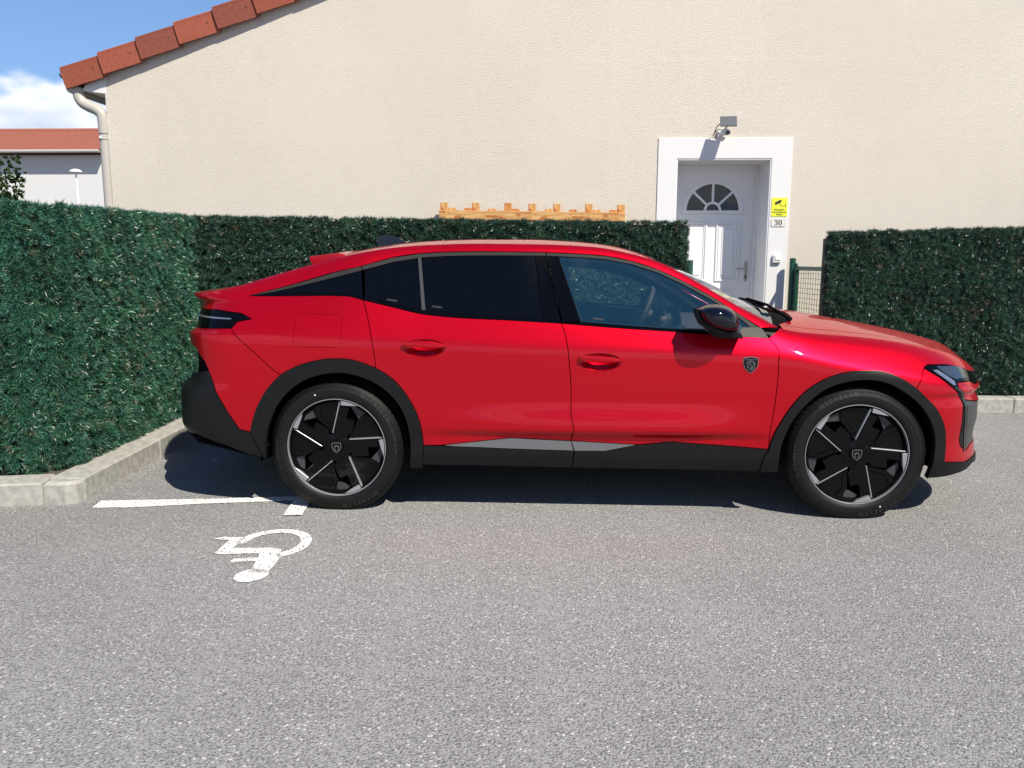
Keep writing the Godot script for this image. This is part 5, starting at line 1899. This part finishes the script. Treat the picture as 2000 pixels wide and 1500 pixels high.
func build_wall_fittings() -> void:
	# lamp with its panel over the door
	var o := thing("security_light", "grey solar panel with a small white camera head over the door", "security light", Vector3(1.55, 2.66, WALL))
	var a := Acc.new()
	var b := Basis(Vector3.UP, -0.10) * Basis(Vector3.RIGHT, -0.55)
	a.box(Vector3(0.0, 0.10, 0.19), Vector3(0.165, 0.125, 0.014), 0.003, b)
	part("panel", a, mats.grey_panel, o)
	a = Acc.new()
	a.ellipsoid(Vector3(-0.02, 0.005, 0.13), Vector3(0.045, 0.036, 0.05), 18)
	a.box(Vector3(-0.03, 0.0, 0.02), Vector3(0.09, 0.08, 0.04), 0.01)
	a.tube([Vector3(-0.03, 0.0, 0.02), Vector3(-0.02, 0.005, 0.11)], 0.022)
	a.tube([Vector3(-0.02, 0.02, 0.13), Vector3(0.0, 0.09, 0.18)], 0.010)
	part("camera_head", a, mats.plastic_white, o)
	a = Acc.new()
	a.ellipsoid(Vector3(0.0, -0.004, 0.165), Vector3(0.030, 0.026, 0.022), 14)
	part("lens", a, mats.grey_panel, o)
	a = Acc.new()
	a.tube(smooth3([Vector3(-0.04, 0.10, 0.18), Vector3(-0.09, 0.07, 0.09), Vector3(-0.11, 0.0, 0.03), Vector3(-0.12, -0.02, 0.01)]), 0.005, 6)
	a.tube(smooth3([Vector3(-0.03, 0.03, 0.06), Vector3(-0.08, 0.04, 0.06), Vector3(-0.115, -0.01, 0.02)]), 0.005, 6)
	part("cable", a, mats.cable, o)
	# video warning sign
	o = thing("warning_sign", "yellow sign with a camera drawing reading Attention Surveillance Video beside the door", "sign", Vector3(2.151, 1.921, WALL + 0.012))
	a = Acc.new()
	a.slab(round_rect(-0.082, -0.097, 0.082, 0.097, 0.010), 0.0, 0.005, Transform3D.IDENTITY, 0.001)
	part("plate", a, mats.sign_yellow, o)
	a = Acc.new()
	var zz := 0.0066
	var cam := PackedVector2Array()
	for p in v2([-0.042, -0.017, 0.020, -0.017, 0.028, -0.008, 0.028, 0.010, -0.042, 0.010]):
		cam.append(p.rotated(0.48) + Vector2(-0.010, 0.056))
	a.slab(cam, 0.0045, zz)
	a.slab(ribbon([Vector2(-0.002, 0.045), Vector2(0.014, 0.012), Vector2(0.062, 0.012)], 0.005), 0.0045, zz - 0.0003)
	a.slab(ribbon([Vector2(0.064, 0.038), Vector2(0.064, -0.004)], 0.005), 0.0045, zz - 0.0005)
	var y := -0.026
	for t in [["Attention", 0.024], ["Surveillance", 0.024], ["Vidéo", 0.024]]:
		text_into(a, t[0], t[1], 0.0012, Transform3D(Basis(), Vector3(0, y, 0.0056)), "Droid Sans", 700)
		y -= 0.025
	part("print", a, mats.sign_black, o)
	# house number
	o = thing("house_number", "white enamel number plate reading 30 under the yellow sign", "number plate", Vector3(2.147, 1.760, WALL + 0.012))
	a = Acc.new()
	a.slab(round_rect(-0.077, -0.043, 0.077, 0.043, 0.014), 0.0, 0.005, Transform3D.IDENTITY, 0.002)
	part("plate", a, mats.plate_white, o)
	a = Acc.new()
	text_into(a, "30", 0.075, 0.0012, Transform3D(Basis(), Vector3(0, 0.0, 0.0056)), "Droid Serif", 700)
	var rr := round_rect(-0.071, -0.037, 0.071, 0.037, 0.012)
	rr.append(rr[0])
	a.slab(ribbon(Array(rr), 0.003), 0.0045, 0.0062)
	part("print", a, mats.sign_black, o)
	o = thing("doorbell", "small white square bell push on the right of the door", "doorbell", Vector3(2.148, 1.386, WALL + 0.012))
	a = Acc.new()
	a.box(Vector3(0, 0, 0.016), Vector3(0.088, 0.088, 0.032), 0.008)
	part("case", a, mats.plastic_white, o)
	a = Acc.new()
	a.box(Vector3(0.006, 0.008, 0.034), Vector3(0.056, 0.046, 0.010), 0.003)
	part("button", a, mats.lamp_white, o)


# ---------------------------------------------------------------- far house, lamp, shrub
func build_far_house() -> void:
	var h := thing("far_house", "distant white house with a low red tiled roof behind the left hedge", "house")
	var x1 := -20.0
	var x0 := -46.0
	var eave := 6.02
	var wz := -30.5
	var a := Acc.new()
	a.slab(v2([x0, 0, x1, 0, x1, eave - 0.12, x0, eave - 0.12]), -40.0, wz)
	a.slab(v2([-40.0, eave - 0.12, wz, eave - 0.12, -35.25, 7.3]), x0 + 0.05, x1, Transform3D(Basis(Vector3.BACK, Vector3.UP, Vector3.RIGHT), Vector3.ZERO))
	part("wall", a, mats.far_wall, h)
	var r := Acc.new()
	var lean := 0.30
	var run := 5.3
	var rows := 14
	var pitch := 0.165
	var n := int((x1 + 0.18 - x0) / pitch)
	for k in rows:
		for side_z in [0, 1]:
			var t0 := float(k) / rows
			var t1 := float(k + 1) / rows + 0.01
			for i in n * 6:
				var xa := x0 + pitch * i / 6.0
				var xb := x0 + pitch * (i + 1) / 6.0
				var ha := 0.035 * (1.0 - pow(absf(fmod(i / 6.0, 1.0) * 2.0 - 1.0), 2.0) * 1.0)
				var hb := 0.035 * (1.0 - pow(absf(fmod((i + 1) / 6.0, 1.0) * 2.0 - 1.0), 2.0) * 1.0)
				if side_z == 1 and i % 3 != 0:
					continue
				if side_z == 1:
					xb = x0 + pitch * (i + 3) / 6.0
					ha = 0.02
					hb = 0.02
				var zs := 1.0 if side_z == 0 else -1.0
				var base := eave + 0.04
				var za := -35.3 + zs * run * (1.0 - t0)
				var zb := -35.3 + zs * run * (1.0 - t1)
				var ya := base + lean * run * t0 + 0.035
				var yb := base + lean * run * t1
				r.quad(Vector3(xa, ya + ha, za), Vector3(xb, ya + hb, za), Vector3(xb, yb + hb, zb), Vector3(xa, yb + ha, zb), Vector3.UP)
				if side_z == 0:
					r.quad(Vector3(xa, ya + ha, za), Vector3(xb, ya + hb, za), Vector3(xb, ya - 0.03, za), Vector3(xa, ya - 0.03, za), Vector3.BACK)
	var tiles := part("roof_tiles", r, mats.far_clay, h)
	tiles.set_meta("kind", "stuff")
	var e := Acc.new()
	e.box(Vector3((x0 + x1) / 2.0, eave - 0.02, -35.3), Vector3(x1 - x0 + 0.1, 0.06, 2.0 * run - 0.1))
	e.slab(v2([-40.4, eave, -30.2, eave, -35.3, eave + lean * run]), x1 - 0.2, x1 + 0.12, Transform3D(Basis(Vector3.BACK, Vector3.UP, Vector3.RIGHT), Vector3.ZERO))
	part("soffit", e, mats.clay_0, h)
	var g := Acc.new()
	g.tube([Vector3(x0, eave - 0.02, -29.95), Vector3(x1 + 0.05, eave - 0.02, -29.95)], 0.075, 10)
	part("gutter", g, mats.pipe, h)
	var rg := Acc.new()
	for i in 70:
		var xx := x0 + 0.38 * i
		rg.tube([Vector3(xx, eave + lean * run + 0.06, -35.3), Vector3(minf(xx + 0.40, x1 + 0.15), eave + lean * run + 0.085, -35.3)], 0.13, 10, 0.115)
	var rt := part("ridge_tiles", rg, mats.far_clay, h)
	rt.set_meta("kind", "stuff")


func build_lamp_and_shrub() -> void:
	var o := thing("street_lamp", "white street lamp with a flat round head before the distant house", "street lamp", Vector3(-16.33, 0, -22.0))
	var a := Acc.new()
	a.tube([Vector3(0, 0, 0), Vector3(0, 3.75, 0)], 0.055, 12)
	a.tube([Vector3(0, 3.75, 0), Vector3(0, 4.22, 0)], 0.032, 12)
	part("pole", a, mats.lamp_white, o)
	a = Acc.new()
	a.lathe([Vector2(0.20, 0.0), Vector2(0.19, 0.03), Vector2(0.12, 0.085), Vector2(0.0, 0.11)].map(func(q: Vector2) -> Vector2: return q), 28, Transform3D(Basis(Vector3.RIGHT, Vector3.FORWARD, Vector3.UP), Vector3(0, 4.26, 0)))
	a.lathe([Vector2(0.0, -0.04), Vector2(0.10, -0.035), Vector2(0.20, 0.0)], 28, Transform3D(Basis(Vector3.RIGHT, Vector3.FORWARD, Vector3.UP), Vector3(0, 4.26, 0)))
	part("lamp_head", a, mats.lamp_white, o)

	# shrub behind the left hedge
	o = thing("shrub", "dark leafy shrub rising behind the left hedge at the picture's edge", "shrub", Vector3(-6.80, 0.1, -3.9))
	a = Acc.new()
	a.tube([Vector3(0, 0, 0), Vector3(0.03, 0.7, 0.02), Vector3(-0.02, 1.3, 0)], 0.06, 9, 0.03)
	for i in 14:
		var an := TAU * i / 14.0 + rng.randf()
		var rr := rng.randf_range(0.3, 0.62)
		a.tube([Vector3(0, rng.randf_range(0.5, 1.2), 0), Vector3(cos(an) * rr * 0.6, rng.randf_range(1.1, 1.7), sin(an) * rr * 0.6), Vector3(cos(an) * rr, rng.randf_range(1.4, 2.3), sin(an) * rr)], 0.018, 6, 0.006)
	part("trunk", a, mats.bark, o)
	var leaf := leaf_tuft(11, 0.036, 0.019, 0.75, 5)
	var list := []
	var tint := []
	for i in 8500:
		var d := Vector3(rng.randfn(), rng.randfn(), rng.randfn()).normalized()
		var rad := pow(rng.randf(), 0.45)
		var lump := 0.82 + 0.25 * sin(d.x * 5.0 + 1.0) * sin(d.y * 6.0) + 0.12 * sin(d.z * 9.0 + d.y * 4.0)
		var p := Vector3(0, 1.45, 0) + d * Vector3(0.70, 1.12, 0.62) * rad * lump
		if p.y < 0.25:
			continue
		var zax := (d + Vector3(rng.randfn(), rng.randfn() + 0.6, rng.randfn()) * 0.5).normalized()
		list.append(facing(p, zax, rng.randf() * TAU, rng.randf_range(0.7, 1.15)))
		tint.append(Color(1, 1, 1) * rng.randf_range(0.55, 1.35))
	scatter("crown", leaf, list, tint, mats.leaf_2, o)


func facing(p: Vector3, z: Vector3, roll: float, s: float) -> Transform3D:
	var x := z.cross(Vector3.UP if absf(z.y) < 0.95 else Vector3.RIGHT).normalized()
	var b := Basis(x, z.cross(x), z).rotated(z, roll)
	return Transform3D(b.scaled(Vector3(s, s, s)), p)


func scatter(called: String, m: Mesh, list: Array, tint: Array, mt: Material, parent: Node) -> void:
	var mm := MultiMesh.new()
	mm.transform_format = MultiMesh.TRANSFORM_3D
	mm.use_colors = true
	mm.mesh = m
	mm.instance_count = list.size()
	for i in list.size():
		mm.set_instance_transform(i, list[i])
		mm.set_instance_color(i, tint[i])
	var o := MultiMeshInstance3D.new()
	o.name = numbered(called, parent)
	o.multimesh = mm
	o.material_override = mt
	o.set_meta("kind", "stuff")
	parent.add_child(o, true)


# a tuft of blades that leans out along +z
func leaf_tuft(n: int, length: float, width: float, spread: float, sd: int) -> ArrayMesh:
	var g := RandomNumberGenerator.new()
	g.seed = sd
	var a := Acc.new()
	for i in n:
		var an := g.randf() * TAU
		var tilt := spread * (0.25 + 0.75 * sqrt(g.randf())) * 1.5
		var d := Vector3(cos(an) * sin(tilt), sin(an) * sin(tilt), cos(tilt)).normalized()
		var w := d.cross(Vector3(g.randfn(), g.randfn(), g.randfn())).normalized()
		var nn := w.cross(d).normalized()
		var l := length * g.randf_range(0.65, 1.2)
		var root := Vector3(g.randfn(), g.randfn(), 0) * length * 0.18
		var sag := nn * l * g.randf_range(-0.22, 0.22)
		var p0 := root
		var p1 := root + d * l * 0.5 + sag * 0.35
		var p2 := root + d * l + sag
		var h0 := w * width * 0.30
		var h1 := w * width * 0.5
		var n0 := (nn - d * 0.1).normalized()
		var n2 := (nn - d * sag.dot(nn) / l).normalized()
		var k := a.put(p0 - h0, n0)
		a.put(p0 + h0, n0)
		a.put(p1 - h1, nn)
		a.put(p1 + h1, nn)
		a.put(p2, n2)
		a.tri_i(k, k + 1, k + 3)
		a.tri_i(k, k + 3, k + 2)
		a.tri_i(k + 2, k + 3, k + 4)
	return a.mesh()


# ---------------------------------------------------------------- hedges
func build_hedges() -> void:
	var tufts := [leaf_tuft(24, 0.042, 0.0038, 0.82, 1), leaf_tuft(24, 0.038, 0.0040, 0.88, 2)]
	hedge("artificial_hedge", "bright green artificial hedge along the kerb left of the car", [[Vector2(-7.2, 1.53), Vector2(-3.27, 0.672), 1.715, 1.705], [Vector2(-3.27, 0.672), Vector2(-3.105, 0.47), 1.705, 1.705], [Vector2(-3.105, 0.47), Vector2(-3.20, -1.50), 1.705, 1.738]], mats.leaf_1, tufts, 1800.0, 3)
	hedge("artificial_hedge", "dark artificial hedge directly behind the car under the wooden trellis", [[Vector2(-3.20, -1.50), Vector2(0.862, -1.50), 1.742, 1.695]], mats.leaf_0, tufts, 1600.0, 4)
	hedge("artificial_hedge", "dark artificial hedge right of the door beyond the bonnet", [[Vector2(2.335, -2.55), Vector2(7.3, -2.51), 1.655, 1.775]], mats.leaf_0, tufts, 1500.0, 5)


func hedge(called: String, label: String, runs: Array, m: Material, tufts: Array, density: float, sd: int) -> void:
	var o := thing(called, label, "hedge", Vector3.ZERO, "artificial hedge screens round the parking bay")
	var g := RandomNumberGenerator.new()
	g.seed = sd
	var back := Acc.new()
	var lists := [[], []]
	var tints := [[], []]
	var nz := FastNoiseLite.new()
	nz.seed = sd
	nz.frequency = 1.6
	for r in runs:
		var p: Vector2 = r[0]
		var q: Vector2 = r[1]
		var d := (q - p).normalized()
		var out := Vector3(-d.y, 0, d.x)
		var len := p.distance_to(q)
		var visible_from := maxf(0.0, len - 2.4) if p.x < -6.0 else 0.0
		var visible_to := len
		# backing panel with a little thickness
		var y0: float = r[2]
		var y1: float = r[3]
		var a3 := Vector3(p.x, 0.10, p.y)
		var b3 := Vector3(q.x, 0.10, q.y)
		var w := out * 0.05
		var ua := Vector3(0, y0 - 0.15, 0)
		var ub := Vector3(0, y1 - 0.15, 0)
		back.quad(a3, b3, b3 + ub, a3 + ua, out)
		back.quad(a3 - w, b3 - w, b3 + ub - w, a3 + ua - w, -out)
		back.quad(a3 + ua, b3 + ub, b3 + ub - w, a3 + ua - w, Vector3.UP)
		back.quad(a3, a3 + ua, a3 + ua - w, a3 - w, Vector3(-d.x, 0, -d.y))
		back.quad(b3, b3 + ub, b3 + ub - w, b3 - w, Vector3(d.x, 0, d.y))
		var count := int((visible_to - visible_from) * 1.6 * density)
		for i in count:
			var t := lerpf(visible_from, visible_to, g.randf())
			var top := lerpf(y0, y1, t / len) - 0.045
			var y := lerpf(0.13, top, g.randf())
			var pos := Vector3(p.x + d.x * t, y, p.y + d.y * t) + out * g.randf_range(0.0, 0.035)
			var z := (out + Vector3(0, g.randf_range(-0.25, 0.45), 0) + Vector3(d.x, 0, d.y) * g.randf_range(-0.4, 0.4)).normalized()
			var k := g.randi() % 2
			lists[k].append(facing(pos, z, g.randf() * TAU, g.randf_range(0.75, 1.15)))
			var v := g.randf_range(0.55, 1.35) * (1.0 + 0.5 * nz.get_noise_2d(t, y * 1.3))
			tints[k].append(Color(v * g.randf_range(0.85, 1.2), v, v * g.randf_range(0.75, 1.15)))
		# ragged top edge
		for i in int((visible_to - visible_from) * 260.0):
			var t := lerpf(visible_from, visible_to, g.randf())
			var top := lerpf(y0, y1, t / len)
			var pos := Vector3(p.x + d.x * t, top - g.randf_range(0.03, 0.06) + 0.018 * nz.get_noise_1d(t * 4.0), p.y + d.y * t) + out * g.randf_range(-0.05, 0.02)
			var z := (Vector3.UP + out * g.randf_range(-0.4, 0.7) + Vector3(d.x, 0, d.y) * g.randf_range(-0.6, 0.6)).normalized()
			var k := g.randi() % 2
			lists[k].append(facing(pos, z, g.randf() * TAU, g.randf_range(0.6, 0.95)))
			tints[k].append(Color(1, 1, 1) * g.randf_range(0.6, 1.3))
		# the ends
		for e in [0.0, len]:
			var dirn := Vector3(d.x, 0, d.y) * (-1.0 if e == 0.0 else 1.0)
			if runs.size() > 1 or (e == 0.0 and p.x < -3.0) or p.x < -6.0:
				continue
			for i in 110:
				var y := lerpf(0.13, (y0 if e == 0.0 else y1) - 0.04, g.randf())
				var pos := Vector3(p.x + d.x * e, y, p.y + d.y * e) - out * g.randf_range(0.0, 0.05)
				lists[0].append(facing(pos, (dirn + out * g.randf_range(-0.5, 0.8)).normalized(), g.randf() * TAU, g.randf_range(0.55, 0.85)))
				tints[0].append(Color(1, 1, 1) * g.randf_range(0.6, 1.2))
	# fill the outer corner where two runs meet
	if runs.size() > 1:
		for i in 1000:
			var cp: Vector2 = runs[i % 2][1]
			var an := g.randf_range(0.0, 1.0) if i % 2 == 0 else g.randf_range(0.7, 1.6)
			var dir := Vector3(sin(an), 0, cos(an))
			var pos := Vector3(cp.x, lerpf(0.13, 1.68, g.randf()), cp.y) + dir * g.randf_range(0.0, 0.03)
			var k := g.randi() % 2
			lists[k].append(facing(pos, (dir + Vector3(0, g.randf_range(-0.25, 0.45), 0)).normalized(), g.randf() * TAU, g.randf_range(0.75, 1.15)))
			var v := g.randf_range(0.55, 1.35)
			tints[k].append(Color(v * g.randf_range(0.85, 1.2), v, v * g.randf_range(0.75, 1.15)))
	part("backing_panel", back, mats.backing, o)
	for k in 2:
		for i in tints[k].size():
			if g.randf() < 0.035:
				tints[k][i] = Color(3.2, 1.15, 1.1) * g.randf_range(0.6, 1.5)
	for k in 2:
		scatter("foliage", tufts[k], lists[k], tints[k], m, o)


func build_gate() -> void:
	var o := thing("garden_gate", "green metal gate leaf with wire mesh between house wall and right hedge", "gate", Vector3(2.29, 0.1, -3.48))
	var a := Acc.new()
	a.tube([Vector3(0, 0, 0), Vector3(0, 1.285, 0)], 0.032, 14)
	a.ellipsoid(Vector3(0, 1.285, 0), Vector3(0.034, 0.012, 0.034), 14)
	part("post", a, mats.green_metal, o)
	a = Acc.new()
	for y in [0.35, 0.62, 0.80, 0.98]:
		a = Acc.new()
		a.box(Vector3(0.02, y, 0.05), Vector3(0.03, 0.04, 0.05), 0.006)
		part("hinge", a, mats.green_metal, o)
	a = Acc.new()
	a.ellipsoid(Vector3(0.03, 1.225, 0.03), Vector3(0.018, 0.018, 0.018), 10)
	part("bolt", a, mats.green_metal, o)
	# leaf runs from the wall post towards the hedge
	var p := Vector3(0.03, 0, 0.06)
	var q := Vector3(0.085, 0, 0.80)
	a = Acc.new()
	var d := (q - p).normalized()
	var b := Basis(Vector3.UP.cross(d), Vector3.UP, d)
	for y in [1.19, 0.12]:
		a.box((p + q) / 2.0 + Vector3(0, y, 0), Vector3(0.03, 0.04, p.distance_to(q)), 0.005, b)
	for e in [p, q]:
		a.box(e + Vector3(0, 0.655, 0), Vector3(0.032, 1.11, 0.04), 0.005, b)
	part("frame", a, mats.green_metal, o)
	a = Acc.new()
	var n := 12
	for i in range(1, n):
		var e := p.lerp(q, float(i) / n)
		a.tube([e + Vector3(0, 0.14, 0), e + Vector3(0, 1.17, 0)], 0.0022, 5)
	for i in 21:
		var y := 0.14 + 0.05 * i
		a.tube([p + Vector3(0.003, y, 0), q + Vector3(0.003, y, 0)], 0.0022, 5)
	var mesh_part := part("wire_mesh", a, mats.green_metal, o)
	mesh_part.set_meta("kind", "stuff")
	o = thing("fence_post", "round green post at the end of the hedge behind the car", "fence post", Vector3(0.905, 0.1, -1.62))
	a = Acc.new()
	a.tube([Vector3(0, 0, 0), Vector3(0, 1.27, 0)], 0.030, 14)
	part("post", a, mats.green_metal, o)
	for y in [1.10, 0.7]:
		a = Acc.new()
		a.tube([Vector3(0, y, 0), Vector3(0, y + 0.02, 0)], 0.034, 14)
		part("collar", a, mats.green_metal, o)
	o = thing("end_post", "dark square post at the left end of the right hedge", "fence post", Vector3(2.325, 0.1, -2.585))
	a = Acc.new()
	a.box(Vector3(0, 0.735, 0), Vector3(0.05, 1.47, 0.05), 0.004)
	part("post", a, mats.post_dark, o)


func build_trellis() -> void:
	var o := thing("trellis", "pale wooden picket trellis of long and short slats standing against the wall", "trellis", Vector3(-1.415, 0.12, -3.47))
	var tilt := Basis(Vector3.BACK, -0.0125)
	var tall := [102, 412, 730, 965, 1205, 1516, 1826]
	var short := [182, 338, 575, 805, 1127, 1362, 1595, 1750]
	var k := 0
	var scale := 1.949 / 361.0 / 5.0
	for list in [tall, short]:
		k = 0
		for X in list:
			var x: float = (X - 95.0) * scale
			var top: float = (1.845 if list == tall else 1.790) - 0.0125 * x + rng.randf_range(-0.003, 0.003)
			var a := Acc.new()
			a.box(Vector3(0, 0, 0), Vector3(0.0775, 1.5, 0.034), 0.002)
			var s := part("slat", a, mats["wood_%d" % ([1, 1, 2, 1, 1, 1, 1][k] if list == tall else [1, 2, 1, 2, 1, 3, 1, 2][k % 8])], o)
			s.position = Vector3(x + 0.039, top - 0.75, -0.034)
			k += 1
	for y in [1.705, 0.55]:
		var a := Acc.new()
		a.box(Vector3(0, 0, 0), Vector3(1.952, 0.092, 0.030), 0.003)
		var rl := part("rail", a, mats.wood_0, o)
		rl.position = Vector3(0.974, y, 0.0)
		rl.basis = tilt
		for i in 15:
			var nl := Acc.new()
			nl.ellipsoid(Vector3(-0.93 + 0.1325 * i, 0.02, 0.0145), Vector3(0.004, 0.004, 0.002), 8)
			part("nail", nl, mats.tray, rl)
